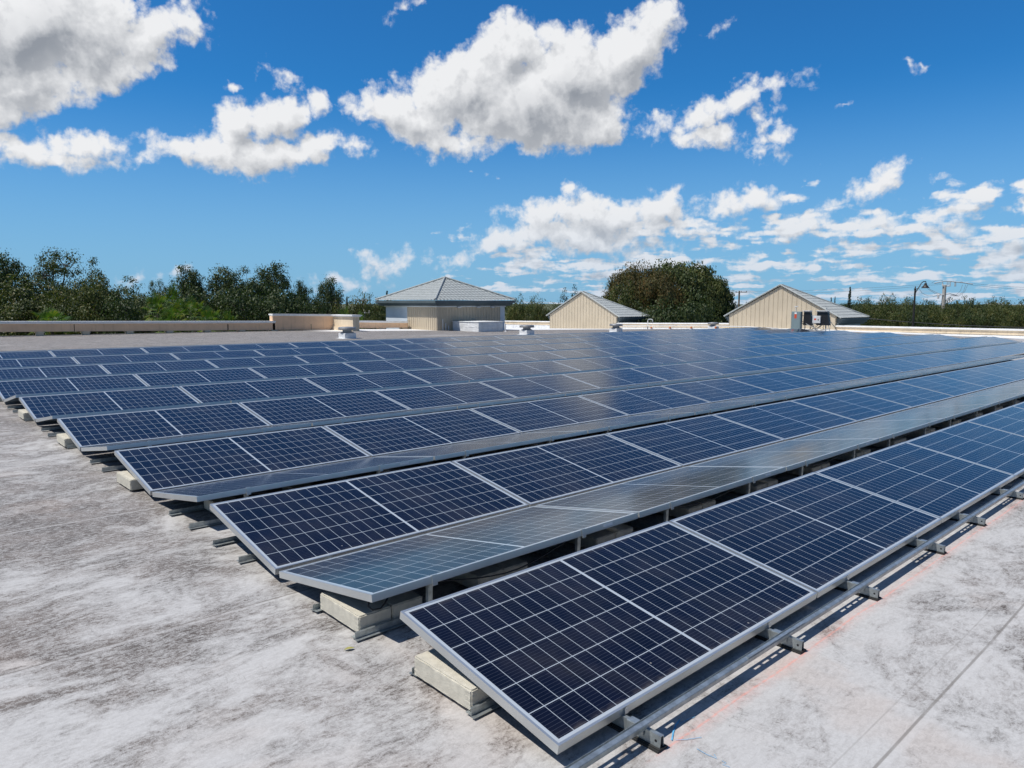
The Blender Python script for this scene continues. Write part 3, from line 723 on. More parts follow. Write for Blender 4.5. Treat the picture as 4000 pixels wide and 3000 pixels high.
# pier
pu = at(1300, 1290, v=VL).x; pv1 = at(1378, 1290, u=pu).y
bm = bmesh.new(); ztp = at(1340, 1230, u=pu).z; zbp = zr(pu, pv1)-.05
box(bm, pu+.02, pu+.38, pv1, VL+.3, zbp, ztp-.1)
pier = empty('parapet_pier', (pu, pv1, zbp)); I = Matrix.Translation((-pu, -pv1, -zbp))
for v in bm.verts: v.co = I @ v.co
from_bm('pier_body', bm, M_CREAM, pier)
bm = bmesh.new(); box(bm, pu-.08, pu+.50, pv1-.1, VL+.2, ztp-.05, ztp+.005, I); box(bm, pu-.03, pu+.44, pv1-.05, VL+.2, ztp-.1, ztp-.0505, I); from_bm('coping', bm, M_WHITE, pier)
bm = bmesh.new(); box(bm, pu-.05, pu+.02, pv1-.04, VL-.02, zbp, zbp+.22, I); box(bm, pu-.03, pu+.02, pv1-.02, VL-.02, zbp+.2205, zbp+.27, I); from_bm('plinth', bm, M_CREAM, pier)
tag(pier, 'sunlit cream stucco pier with white cap at the end of the left parapet', 'pier')
# parapet between pier and hipped building
VR = 32.5
a = at(1384, 1252, v=VR); b_ = at(1592, 1255, v=VR); c = at(1384, 1283, v=VR)
w2, i2 = wall_v('parapet_wall', VR, [(a.x, b_.x, a.z, b_.z-.0, c.z, c.z-.03)], '', m=M_STUC)
bm = bmesh.new()
for c0, c1 in ((1384, 1396), (1480, 1507), (1572, 1592)):
    q0 = at(c0, 1285, v=VR).x; q1 = at(c1, 1285, v=VR).x; box(bm, q0, q1, VR+.005, VR+.3, zr(q0, VR)-.2, c.z-.01, i2)
from_bm('support_stub', bm, M_CREAM, w2)
tag(w2, 'short tan parapet between the pier and the hipped roof building', 'parapet')

# right hand parapet in the plane u=46
UR = 46.0
def wall_u(name, v0, v1, z0, z1, label, hh=.62):
    """parapet facing -u with cap, stucco band, ledge and membrane base"""
    root = empty(name, (UR, v0, z0-hh)); I = Matrix.Translation((-UR, -v0, -(z0-hh)))
    def slab(bmx, x0, x1, a, b):
        vs = [(x0, v0, z0+a), (x0, v1, z1+a), (x1, v1, z1+a), (x1, v0, z0+a), (x0, v0, z0+b), (x0, v1, z1+b), (x1, v1, z1+b), (x1, v0, z0+b)]
        vv = [bmx.verts.new(I @ Vector(q)) for q in vs]
        for f in ((0, 3, 2, 1), (4, 5, 6, 7), (0, 1, 5, 4), (1, 2, 6, 5), (2, 3, 7, 6), (3, 0, 4, 7)): bmx.faces.new([vv[i] for i in f])
        bmesh.ops.recalc_face_normals(bmx, faces=bmx.faces)
    bm = bmesh.new(); slab(bm, UR, UR+.34, -1.2, -.085); from_bm('stucco_band', bm, M_CREAM, root)
    bm = bmesh.new(); slab(bm, UR-.08, UR+.42, -.085, 0); from_bm('coping', bm, M_WHITE, root)
    bm = bmesh.new(); slab(bm, UR-.05, UR-.002, -.33, -.265); slab(bm, UR-.025, UR-.002, -.264, -.235); from_bm('ledge', bm, M_CREAM, root)
    bm = bmesh.new(); slab(bm, UR-.10, UR-.003, -1.2, -.37); from_bm('membrane_upstand', bm, M_MEMB, root)
    tag(root, label, 'parapet', 'sunlit parapets along the far right roof edge'); return root
def zat(x, y): return at(x, y, u=UR).z
g1l, g1r = at(2151, 1260, u=UR).y, at(2411, 1260, u=UR).y
g2l, g2r = at(2851, 1260, u=UR).y, at(3266, 1260, u=UR).y
wall_u('parapet_wall', -12., g2r, zat(4000, 1283)+.28*0, zat(3266, 1271), 'long sunlit cream parapet with white cap right of the larger gable')
wall_u('parapet_wall', g2l, g1r, zat(2851, 1262), zat(2411, 1261), 'sunlit white capped parapet between the two gabled structures')
wall_u('parapet_wall', g1l, at(1900, 1260, u=UR).y, zat(2151, 1255), zat(1960, 1253), 'sunlit cream parapet just left of the smaller gable, behind the white curb box')

# ------------------------------------------------------------------ tiled roofs and ribbed siding
def tiled_slope(bm, A, B, Cc, Dd, rows=11, wave=.26, amp=.014, step=.022):
    """slope with eave A->B, top D->C (D above A side). builds S-tile relief"""
    A, B, Cc, Dd = map(Vector, (A, B, Cc, Dd)); L = (B-A).length; ex = (B-A).normalized()
    top = ((Cc+Dd)/2); up0 = top-A; up = (up0-ex*up0.dot(ex)); H = up.length; up.normalize(); n = ex.cross(up).normalized()
    if n.z < 0: n = -n
    xd, xc = (Dd-A).dot(ex), (Cc-A).dot(ex)
    nx = max(8, int(L/wave*6)); prev = None
    for r in range(rows):
        for e, t in ((0, r/rows), (1, (r+1)/rows-.0005)):
            lo, hi = xd*t, L+(xc-L)*t; ring = []
            for i in range(nx+1):
                x = min(max(L*i/nx, lo), hi)
                hgt = amp*math.sin(2*PI*x/wave)+(step if e == 0 else 0.)
                ring.append(bm.verts.new(A+ex*x+up*(H*t)+n*hgt))
            if prev:
                for i in range(nx):
                    if (ring[i].co-ring[i+1].co).length > 1e-6 or (prev[i].co-prev[i+1].co).length > 1e-6:
                        bm.faces.new((prev[i], prev[i+1], ring[i+1], ring[i]))
            prev = ring
def ribbed(bm, o, ex, L, hfun, n, nrm, rib=.022, w=.035):
    """vertical siding from o along ex, height function of distance; ribs stand proud"""
    o = Vector(o); ex = Vector(ex); nrm = Vector(nrm)
    S = 40; pts = [o+ex*(L*i/S) for i in range(S+1)]
    lo = [bm.verts.new(p) for p in pts]; hi = [bm.verts.new(p+Vector((0, 0, hfun(L*i/S)))) for i, p in enumerate(pts)]
    for i in range(S): bm.faces.new((lo[i], lo[i+1], hi[i+1], hi[i]))
    for i in range(n+1):
        x = L*i/n; x = min(max(x, w/2+.001), L-w/2-.001); h = min(hfun(x-w/2), hfun(x+w/2))-.004
        a = [o+ex*(x-w/2), o+ex*(x-w/4)+nrm*rib, o+ex*(x+w/4)+nrm*rib, o+ex*(x+w/2)]
        b0 = [bm.verts.new(p+nrm*.001) for p in a]; t0 = [bm.verts.new(p+nrm*.001+Vector((0, 0, h))) for p in a]
        for q in range(3): bm.faces.new((b0[q], b0[q+1], t0[q+1], t0[q]))
        bm.faces.new(t0)
    bmesh.ops.recalc_face_normals(bm, faces=bm.faces)
def shift(bm, loc):
    for v in bm.verts: v.co -= Vector(loc)
def rel(name, bm, m, root, loc, smooth=False): shift(bm, loc); return from_bm(name, bm, m, root, smooth)

# hipped building
uf, vf = 22.2, 30.0; S5 = 5.0; ov = .42; ze = at(1704, 1174, v=vf-ov).z; zb0 = zr(uf, vf)-.05; zt0 = at(1707, 1200, v=vf).z
loc = (uf, vf, zb0); hb_ = empty('hipped_roof_building', loc)
e0, e1 = uf-ov, uf+S5+ov; f0, f1 = vf-ov, vf+S5+ov; ap = Vector(((e0+e1)/2, (f0+f1)/2, at(1740, 1086, v=(f0+f1)/2).z))
bm = bmesh.new()
c4 = [Vector((e0, f0, ze+.03)), Vector((e1, f0, ze+.03)), Vector((e1, f1, ze+.03)), Vector((e0, f1, ze+.03))]
for i in range(4): tiled_slope(bm, c4[i], c4[(i+1) % 4], ap, ap, rows=13)
rf = rel('tiled_roof', bm, M_TILE, hb_, loc)
bm = bmesh.new()
for c in c4: tube(bm, [c+Vector((0, 0, .05)), ap+Vector((0, 0, .05))], .05, 8)
rel('ridge_cap', bm, M_TILE, rf, (0, 0, 0)).location = Vector((0, 0, 0))-Vector(loc)
bm = bmesh.new()
for z0, z1, e in ((ze-.13, ze+.01, 0.), (ze-.22, ze-.131, .10), (ze-.29, ze-.221, .20)): box(bm, e0+e, e1-e, f0+e, f1-e, z0, z1)
rel('fascia', bm, M_TRIM, hb_, loc)
bm = bmesh.new(); box(bm, uf-.04, uf+S5+.04, vf-.04, vf+S5+.04, zt0, ze-.291); rel('frieze', bm, M_TRIML, hb_, loc)
bm = bmesh.new(); box(bm, uf+.03, uf+S5, vf+.03, vf+S5, GZ, zt0); rel('wall', bm, M_TRIML, hb_, loc)
bm = bmesh.new(); ribbed(bm, (uf, vf, zb0), (0, 1, 0), 2.75, lambda x: zt0-zb0, 14, (-1, 0, 0)); ribbed(bm, (uf, vf, zb0), (1, 0, 0), 4.6, lambda x: zt0-zb0, 22, (0, -1, 0)); rel('ribbed_siding', bm, M_SIDE, hb_, loc)
for x_, hgt in ((.35, .66), (.55, .44), (.75, .30)):
    bm = bmesh.new(); tube(bm, [(uf+x_, vf-.06, zb0), (uf+x_, vf-.06, zb0+hgt)], .022, 8); rel('pipe_stub', bm, M_WHITE, hb_, loc)
for x_ in (1.35, 2.75, 3.8):
    bm = bmesh.new(); box(bm, uf+x_, uf+x_+.26, vf-.14, vf-.04, zt0-.05, zt0+.03, None, .01); rel('wall_light', bm, M_LBOX, hb_, loc)
tag(hb_, 'square building with grey hipped tile roof and beige ribbed siding', 'building')

# gabled monitors at the right hand roof edge
def gable(name, vl, vr, apx, el_, er_, tipx, base, label, rows, ribs):
    vm = at(apx[0], apx[1], u=UR).y; zap = at(apx[0], apx[1], u=UR).z
    zeav = (at(el_[0], el_[1], u=UR).z+at(er_[0], er_[1], u=UR).z)/2
    hw = (vl-vr)/2; vm = (vl+vr)/2; slope = (zap-zeav)/(hw+.38)
    loc = (UR, vr, base); root = empty(name, loc)
    dpt = 4.2*1.0
    # far roof corner from the photo's hip tip
    dpt = at(tipx, er_[1], v=vr-.38).x-UR
    UF = UR-.10; e0, e1 = UF-.10, UR+dpt; f0, f1 = vr-.38, vl+.38
    apx_ = Vector((e0, vm, zap)); aback = Vector((UR+max(.3, dpt-hw*1.0), vm, zap))
    aback = Vector((e0+.25, vm, zap-.005))
    bm = bmesh.new()
    tiled_slope(bm, (e0, f0, zeav), (e1, f0, zeav), aback, apx_, rows=rows)
    tiled_slope(bm, (e1, f1, zeav), (e0, f1, zeav), apx_, aback, rows=rows)
    tiled_slope(bm, (e1, f0, zeav), (e1, f1, zeav), aback, aback, rows=rows)
    rf = rel('tiled_roof', bm, M_TILE, root, loc)
    bm = bmesh.new(); tube(bm, [(e0, f0, zeav+.01), tuple(apx_+Vector((0, 0, .03)))], .05, 6); tube(bm, [tuple(apx_+Vector((0, 0, .03))), (e0, f1, zeav+.01)], .05, 6)
    tube(bm, [(e1, f0, zeav+.03), tuple(aback+Vector((0, 0, .04)))], .055, 6); tube(bm, [(e1, f1, zeav+.03), tuple(aback+Vector((0, 0, .04)))], .055, 6)
    o = from_bm('ridge_cap', bm, M_TILE, rf); o.location = -Vector(loc)
    bm = bmesh.new()
    for z0, z1, e in ((zeav-.17, zeav-.02, 0.), (zeav-.32, zeav-.171, .10), (zeav-.44, zeav-.321, .22)): box(bm, UR+.02, e1-e, f0+e, f1-e, z0, z1)
    rel('fascia', bm, M_TRIM, root, loc)
    bm = bmesh.new(); box(bm, UR+.02, e1-.45, vr+.02, vl-.02, GZ, zeav-.441); rel('wall', bm, M_TRIML, root, loc)
    hf = lambda x: min((zeav-base)+slope*(min(x, 2*hw-x)+.38)-.07, 99)
    bm = bmesh.new(); ribbed(bm, (UF, vr, base), (0, 1, 0), vl-vr, hf, ribs, (-1, 0, 0), .03, .045)
    # side returns
    for vv in (vr, vl):
        q = [bm.verts.new(c) for c in ((UF, vv, base), (UR+.2, vv, base), (UR+.2, vv, zeav-.01), (UF, vv, base+hf(0)))]; bm.faces.new(q)
    rel('ribbed_siding', bm, M_SIDE, root, loc)
    # solid infill of the gable triangle behind the siding
    bm = bmesh.new(); q = [(UR+.0, vr, zeav-.1), (UR+.0, vl, zeav-.1), (UR+.0, vm, zap-.2)]; a = [bm.verts.new(c) for c in q]; b2 = [bm.verts.new((c[0]+.06, c[1], c[2])) for c in q]
    bm.faces.new(a); bm.faces.new(b2[::-1]); [bm.faces.new((a[i], a[(i+1) % 3], b2[(i+1) % 3], b2[i])) for i in range(3)]
    rel('gable_backing', bm, M_SIDE, root, loc)
    tag(root, label, 'gabled roof structure', 'gabled structures with ribbed beige fronts')
    return root
gable('gabled_roof_monitor', g1l, g1r, (2277, 1140), (2142, 1237), (2411, 1234), 2540, -.75, 'smaller beige gable with grey tile roof in the middle, behind a vent', 11, 23)
gable('gabled_roof_monitor', g2l, g2r, (3056, 1114), (2834, 1237), (3280, 1240), 3396, -.35, 'larger beige gable with grey tile roof behind the electrical rack', 12, 23)

# ------------------------------------------------------------------ roof furniture
# white curb box
cu, cv = 23.2, 27.7; cz = zr(cu, cv)
cb = empty('roof_curb', (cu, cv, cz)); bm = bmesh.new(); box(bm, 0, 1.75, 0, 2.2, -.03, .50, None, .015)
bmesh.ops.subdivide_edges(bm, edges=[e for e in bm.edges if e.calc_length() > .3], cuts=8, use_grid_fill=True)
for v in bm.verts:
    if 0 < v.co.z < .45: v.co += Vector((random.uniform(-.008, .004), random.uniform(-.008, .004), 0))
from_bm('wrapped_body', bm, M_MEMB, cb); bm = bmesh.new(); box(bm, -.03, 1.78, -.03, 2.23, .501, .53, None, .008); from_bm('lid_edge', bm, M_WHITE, cb)
bm = bmesh.new(); box(bm, -.012, 1.762, -.012, 2.212, .24, .25); from_bm('sheet_lap', bm, M_WHITE, cb)
tag(cb, 'white membrane wrapped curb box in front of the hipped building', 'roof curb')
o = from_bm('vent_pipe', (lambda b: (lathe(b, [(.09, 0), (.08, .03), (.045, .07), (.04, .46), (.036, .46)], 12), b)[1])(bmesh.new()), M_WHITE)
o.location = (at(1973, 1289, v=27.6).x, 27.6, zr(25, 27.6)-.02); tag(o, 'thin white vent pipe standing right beside the wrapped curb box', 'pipe')
# mushroom exhaust vents
def make_vent(s=1.):
    r = empty('exhaust_vent')
    bm = bmesh.new(); box(bm, -.26, .26, -.26, .26, -.06, .22, None, .008); box(bm, -.36, .36, -.36, .36, -.06, .012, None, .004); from_bm('curb', bm, M_MEMB, r)
    bm = bmesh.new(); lathe(bm, [(.27, .221), (.27, .25), (.19, .27), (.19, .34), (.21, .345)], 28); from_bm('neck', bm, M_GREYV, r, False)
    bm = bmesh.new(); lathe(bm, [(.33, .345), (.36, .35), (.365, .42), (.35, .455), (.2, .475), (.02, .48)], 32); from_bm('cap', bm, M_GREYV, r, False)
    return r
vt = make_vent(); reg(None)
for i, (x, y, v, lab) in enumerate(((1357, 1318, 24.8, 'grey mushroom vent on white curb near the pier, leftmost of the vents'), (2058, 1303, 23.9, 'grey mushroom vent on white curb right of the wrapped box'),
        (2406, 1293, 23.9, 'grey mushroom vent on white curb in front of the smaller gable'), (2786, 1282, 24.6, 'grey mushroom vent farthest right, just left of the larger gable'))):
    u = at(x, y, v=v).x; M = Matrix.Translation((u, v, zr(u, v)-.0))
    o = vt if i == 0 else copy_tree(vt, M)
    if i == 0: o.matrix_world = M
    tag(o, lab, 'roof vent', 'mushroom vents on the roof')
# gooseneck and conduit on small terracotta coloured supports
u0 = 41.0
gp = at(2530, 1288, u=u0); bm = bmesh.new()
def arc(c, r, a0, a1, ax, n=8): return [Vector(c)+Vector(ax)*r*math.cos(a0+(a1-a0)*i/n)+Vector((0, 0, 1))*r*math.sin(a0+(a1-a0)*i/n) for i in range(n+1)]
base = Vector((gp.x, gp.y, zr(gp.x, gp.y))); ht = at(2530, 1247, u=u0).z-base.z
ax = (0, -1, 0)
tube(bm, [base, base+Vector((0, 0, ht-.1))]+arc(base+Vector((0, -.12, ht-.12)), .12, PI, PI/2, ax)+[base+Vector((0, -.30, ht))]+arc(base+Vector((0, -.30, ht-.12)), .12, PI/2, 0, ax)+[base+Vector((0, -.42, ht-.28))], .035, 10)
shift(bm, base); o = from_bm('gooseneck_pipe', bm, M_PVC, None, True); o.location = base; tag(o, 'grey gooseneck pipe bent over at the roof edge right of the smaller gable', 'pipe')
pts = [at(x, y, u=u0-.2) for x, y in ((2420, 1273), (2531, 1273), (2620, 1273), (2710, 1273), (2800, 1274), (2900, 1276), (3040, 1283))]
bm = bmesh.new(); tube(bm, pts, .028, 8); loc = pts[0].copy(); shift(bm, loc); o = from_bm('roof_conduit', bm, M_WHITE, None, True); o.location = loc; tag(o, 'long white conduit running above the roof towards the electrical rack', 'conduit')
for i, x in enumerate((2544, 2617, 2700, 2795)):
    p = at(x, 1283, u=u0-.2); bm = bmesh.new(); lathe(bm, [(.075, 0), (.075, .04), (.06, .09), (.03, .12), (.012, .13)], 14)
    o = from_bm('conduit_support', bm, M_ORANGE, None, True); o.location = (p.x, p.y, p.z); tag(o, f"small terracotta coloured conduit support, {ORD[i+1]} of four from the left", 'conduit support', 'terracotta conduit supports')
    bm = bmesh.new(); box(bm, -.13, .13, -.09, .09, -.35, -.001); s_ = from_bm('footing', bm, M_MEMB, o)

# electrical rack
UQ = 40.3
def q(x, y, du=0.): return at(x, y, u=UQ+du)
c0 = q(3100, 1289); c1 = q(3136, 1217); locr = Vector((UQ, c1.y, c0.z))
er = empty('electrical_rack', locr)
def part(name, bm, m, smooth=False): shift(bm, locr); return from_bm(name, bm, m, er, smooth)
# struts
bm = bmesh.new()
for y in (1233, 1256, 1263):
    a = q(3130, y); b_ = q(3240 if y < 1250 else 3244, y-1); box(bm, UQ+.02, UQ+.06, b_.y, a.y, a.z-.02, a.z+.02)
part('cross_strut', bm, M_GALV)
for x in (3141, 3223):
    a = q(x, 1290); t_ = q(x, 1202 if x > 3200 else 1226); bm = bmesh.new(); box(bm, UQ+.061, UQ+.10, a.y-.02, a.y+.02, a.z-.10, t_.z); part('upright_post', bm, M_GALV)
    b2 = q(x+22, 1292, -.1); bm = bmesh.new(); tube(bm, [Vector((UQ+.11, a.y, q(x, 1235).z)), Vector((UQ+.9, b2.y, a.z-.1))], .02, 6); part('brace', bm, M_GALV)
    bm = bmesh.new(); tube(bm, [Vector((UQ+.0, a.y, q(x, 1236).z)), Vector((UQ-.1, q(x+22, 1292).y, a.z-.05))], .018, 6)
    if x > 3200: part('brace', bm, M_GALV)
    else: bm.free()
bm = bmesh.new(); box(bm, UQ-.25, UQ, c1.y, q(3100, 1217).y, c0.z-.05, c1.z, None, .01); cab = part('disconnect_cabinet', bm, M_CAB)
# door, labels
cl = q(3100, 1217); dw = cl.y-c1.y
bm = bmesh.new(); box(bm, UQ-.262, UQ-.2505, c1.y+.03, cl.y-.03, c0.z+.02, c1.z-.03, None, .003); shift(bm, locr); from_bm('door', bm, M_CAB, cab)
bm = bmesh.new(); box(bm, UQ-.266, UQ-.2625, c1.y+dw*.42, c1.y+dw*.66, c1.z-.40, c1.z-.15); shift(bm, locr); from_bm('warning_label', bm, M_RED, cab)
bm = bmesh.new(); box(bm, UQ-.266, UQ-.2625, c1.y+dw*.42, c1.y+dw*.66, c1.z-.145, c1.z-.05); shift(bm, locr); from_bm('notice_label', bm, M_LABEL, cab)
bm = bmesh.new()
for zz in (.25, .5, .8): box(bm, UQ-.27, UQ-.2505, cl.y-.028, cl.y-.003, c0.z+zz, c0.z+zz+.06)
shift(bm, locr); from_bm('hinge', bm, M_GALV, cab)
for (x0, x1) in ((3139, 3166), (3190, 3234)):
    a = q(x0, 1270); b_ = q(x1, 1213)
    sh_ = .16
    bm = bmesh.new(); y1, y0 = a.y, b_.y; z0, z1 = a.z, b_.z-.09
    vs = [(UQ-.08, y0-sh_, z0), (UQ+.12, y0-sh_, z0), (UQ+.12, y1, z0), (UQ-.08, y1, z0), (UQ-.02, y0, z1), (UQ+.22, y0, z1), (UQ+.22, y1, z1), (UQ-.02, y1, z1)]
    vv = [bm.verts.new(v) for v in vs]
    for f in ((0, 1, 2, 3), (4, 7, 6, 5), (0, 4, 5, 1), (1, 5, 6, 2), (2, 6, 7, 3), (3, 7, 4, 0)): bm.faces.new([vv[i] for i in f])
    bmesh.ops.recalc_face_normals(bm, faces=bm.faces); inv_ = part('inverter', bm, M_BLK)
    bm = bmesh.new(); box(bm, UQ-.14, UQ+.26, y0-.02, y1+.02, z1+.05, z1+.085, None, .006); box(bm, UQ-.06, UQ+.2, y0, y1, z1+.002, z1+.05); shift(bm, locr); from_bm('sun_hood', bm, M_LBOX, inv_)
    bm = bmesh.new()
    for i in range(6): zz = z0+.1+(z1-z0-.2)*i/6; t_ = (zz-z0)/(z1-z0); box(bm, UQ-.092+.06*t_, UQ-.078+.06*t_, y0+.04, y1-.04, zz, zz+.02)
    shift(bm, locr); from_bm('cooling_fin', bm, M_DARKM, inv_)
a = q(3174, 1262, -.12); b_ = q(3206, 1234, -.12)
bm = bmesh.new(); box(bm, UQ-.16, UQ+.015, b_.y, a.y, a.z, b_.z, None, .012); jb = part('combiner_box', bm, M_LBOX)
w_ = a.y-b_.y; h_ = b_.z-a.z
bm = bmesh.new(); box(bm, UQ-.164, UQ-.1605, b_.y+w_*.52, b_.y+w_*.78, a.z+h_*.42, a.z+h_*.64); shift(bm, locr); from_bm('warning_label', bm, M_RED, jb)
bm = bmesh.new(); box(bm, UQ-.164, UQ-.1605, b_.y+w_*.45, b_.y+w_*.8, a.z+h_*.74, a.z+h_*.9); shift(bm, locr); from_bm('notice_label', bm, M_LABEL, jb)
bm = bmesh.new(); box(bm, UQ-.175, UQ-.1605, b_.y+w_*.2, b_.y+w_*.32, a.z+h_*.4, a.z+h_*.56); shift(bm, locr); from_bm('latch', bm, M_BLK, jb)
for i in range(9):
    x0, x1 = random.uniform(3142, 3235), random.uniform(3138, 3240); a = q(x0, 1264); b_ = q(x1, 1286); c = q((x0+x1)/2+random.uniform(-20, 20), 1293)
    bm = bmesh.new(); P0, P1, P2 = a, c, b_; tube(bm, [P0*(1-t)**2+P1*2*t*(1-t)+P2*t*t+Vector((-.05+.1*math.sin(i+3*t), 0, 0)) for t in np.linspace(0, 1, 10)], .014, 6)
    part('cable', bm, (M_BLK, M_PVC, M_DARKM)[i % 3], True)
a = q(3110, 1217); bm = bmesh.new(); tube(bm, [a, q(3109, 1202)], .018, 6); tube(bm, [q(3105, 1199), q(3117, 1197)], .03, 8); part('antenna', bm, M_LBOX)
bm = bmesh.new(); tube(bm, [q(3139, 1285), q(3150, 1290), q(3200, 1291), q(3236, 1285)], .02, 6); part('conduit', bm, M_PVC, True)
bm = bmesh.new(); pts = [q(3101, 1281), q(3085, 1284), q(3060, 1288, -.3), q(3040, 1289, -.5)]; tube(bm, pts, .02, 6); part('conduit', bm, M_PVC, True)
tag(er, 'electrical rack with grey cabinet, black inverters and cables before the larger gable', 'electrical rack')

# ------------------------------------------------------------------ trees
def leaves_mesh(name, P, size, m, parent, aspect=.55, out=None):
    n = len(P); d = RNG.normal(size=(n, 3));
    if out is not None: d = d*.42+out/(np.linalg.norm(out, axis=1)[:, None]+1e-6)+np.array([0, 0, .25])
    d /= np.linalg.norm(d, axis=1)[:, None]
    t = RNG.normal(size=(n, 3)); t -= (t*d).sum(1)[:, None]*d; t /= np.linalg.norm(t, axis=1)[:, None]; b_ = np.cross(d, t)
    s = size*RNG.uniform(.6, 1.4, (n, 1)); a = t*s*.5; b2 = b_*s*.5*aspect
    V = np.stack([P-a, P+b2, P+a, P-b2], 1).reshape(-1, 3)
    me = bpy.data.meshes.new(name); me.vertices.add(4*n); me.loops.add(4*n); me.polygons.add(n)
    me.vertices.foreach_set('co', V.ravel()); me.loops.foreach_set('vertex_index', np.arange(4*n)); me.polygons.foreach_set('loop_start', np.arange(0, 4*n, 4)); me.polygons.foreach_set('loop_total', np.full(n, 4))
    me.update(); me.validate(); me.materials.append(m)
    o = bpy.data.objects.new(name, me); COL.objects.link(o); o.parent = parent; return o
def make_tree(name, H, R, base, m, nclump=110, nleaf=75, lsize=.22, dens=.13, lobes=6, flat=1., bark=M_BARK, lean=0., shell=.55, dome=0):
    """H total height, R crown radius, base crown base height"""
    root = empty(name); bm = bmesh.new()
    OUT = []; top = Vector((lean*R, 0, base+(H-base)*.35)); tube(bm, [(0, 0, 0), (lean*R*.3, .1*R, base*.5), tuple(top)], H*.028, 8, H*.016)
    cz = (base+H)/2; hz = (H-base)/2; L = []
    for i in range(lobes):
        a = 2*PI*i/lobes+random.uniform(-.4, .4); rr = R*random.uniform(.35, .66); z = cz+hz*(random.uniform(-.45, .55) if dome < 150 else random.uniform(-.5, .28))
        L.append((Vector((rr*math.cos(a), rr*math.sin(a), z)), R*random.uniform(.38, .55), hz*random.uniform(.32, .5)))
    if dome < 150: L.append((Vector((lean*R*.5, 0, H-hz*.45)), R*.5, hz*.45))
    P = []
    for c, r, h in L:
        mid = top.lerp(c, .5)+Vector((random.uniform(-.1, .1)*R, random.uniform(-.1, .1)*R, -.06*H)); tube(bm, [tuple(top*.9), tuple(mid), tuple(c)], H*.014, 6, H*.005)
        for q_ in range(max(3, nclump//len(L))):
            d = Vector(RNG.normal(size=3)).normalized(); f = random.uniform(shell, 1.08)
            cc = c+Vector((d.x*r*f, d.y*r*f, d.z*h*f*flat))
            if q_ % 2 == 0: tube(bm, [tuple(c.lerp(mid, random.random()*.5)), tuple((c+cc)/2+Vector((0, 0, -.03*H))), tuple(cc)], H*.0045, 4, H*.0015, False)
            n = int(nleaf*random.uniform(.5, 1.3)); sp = R*dens*random.uniform(.7, 1.3)
            off = np.clip(RNG.normal(size=(n, 3)), -1.7, 1.7)*np.array([sp, sp, sp*.6]); P.append(np.array(cc)+off); OUT.append(off/sp+np.array(d)*.7)
    for q_ in range(dome):
        d = Vector(RNG.normal(size=3)).normalized(); d.z = abs(d.z)*1.0-.25; f = random.uniform(.74, .90)
        cc = Vector((d.x*R*f, d.y*R*f, cz+d.z*hz*f)); n = int(nleaf*random.uniform(.6, 1.3)); sp = R*dens*random.uniform(.8, 1.6)
        off = np.clip(RNG.normal(size=(n, 3)), -1.7, 1.7)*np.array([sp, sp, sp*.6]); P.append(np.array(cc)+off); OUT.append(off/sp+np.array(d)*.8)
    from_bm('trunk', bm, bark, root)
    leaves_mesh('crown', np.concatenate(P), lsize, m, root, out=np.concatenate(OUT))
    return root
def make_palm(name, H, nf=26, fl=1.3):
    root = empty(name); bm = bmesh.new(); tube(bm, [(0, 0, 0), (.1, 0, H*.5), (.05, 0, H)], .17, 8, .14); from_bm('trunk', bm, M_BARK, root)
    V = []; F = []
    for i in range(nf):
        a = i*2.4; e = math.radians(80-i*(115/nf)+random.uniform(-8, 8)); L = fl*random.uniform(.8, 1.1)
        d = Vector((math.cos(a)*math.cos(e), math.sin(a)*math.cos(e), math.sin(e))); c = Vector((.05, 0, H)); hub = c+d*L
        side = d.cross(Vector((0, 0, 1))).normalized(); n_ = side.cross(d)
        k = len(V); V += [c+side*.02, c-side*.02, hub-side*.02, hub+side*.02]; F.append((k, k+1, k+2, k+3))
        for b in range(15):
            t = -1.9+3.8*b/14; bd = d*math.cos(t)+side*math.sin(t); bl = L*.85*(1-.25*abs(t)/1.9)
            w_ = side*math.cos(t)-d*math.sin(t); tip = hub+bd*bl+Vector((0, 0, -bl*.28))+n_*.06
            k = len(V); m1 = hub+bd*bl*.5+n_*.05; V += [hub, m1+w_*.05, tip, m1-w_*.05]; F.append((k, k+1, k+2, k+3))
    raw('crown', V, F, L_PALM, root); return root
def make_pine(name, H):
    root = empty(name); bm = bmesh.new(); tube(bm, [(0, 0, 0), (0, 0, H)], .16, 6, .03); P = []
    z = H*.25
    while z < H*.98:
        R = (H-z)*.24+.25
        for i in range(6):
            a = random.uniform(0, 6.28); d = Vector((math.cos(a), math.sin(a), .18)); tube(bm, [(0, 0, z), tuple(Vector((0, 0, z))+d*R)], .03, 4, .01, False)
            for t in np.linspace(.15, 1, 6): P.append(np.array(Vector((0, 0, z))+d*R*t)+RNG.normal(size=(9, 3))*np.array([.10, .10, .07]))
        z += H*.026
    from_bm('trunk', bm, M_BARK, root); leaves_mesh('crown', np.concatenate(P), .2, L_PINE, root); return root

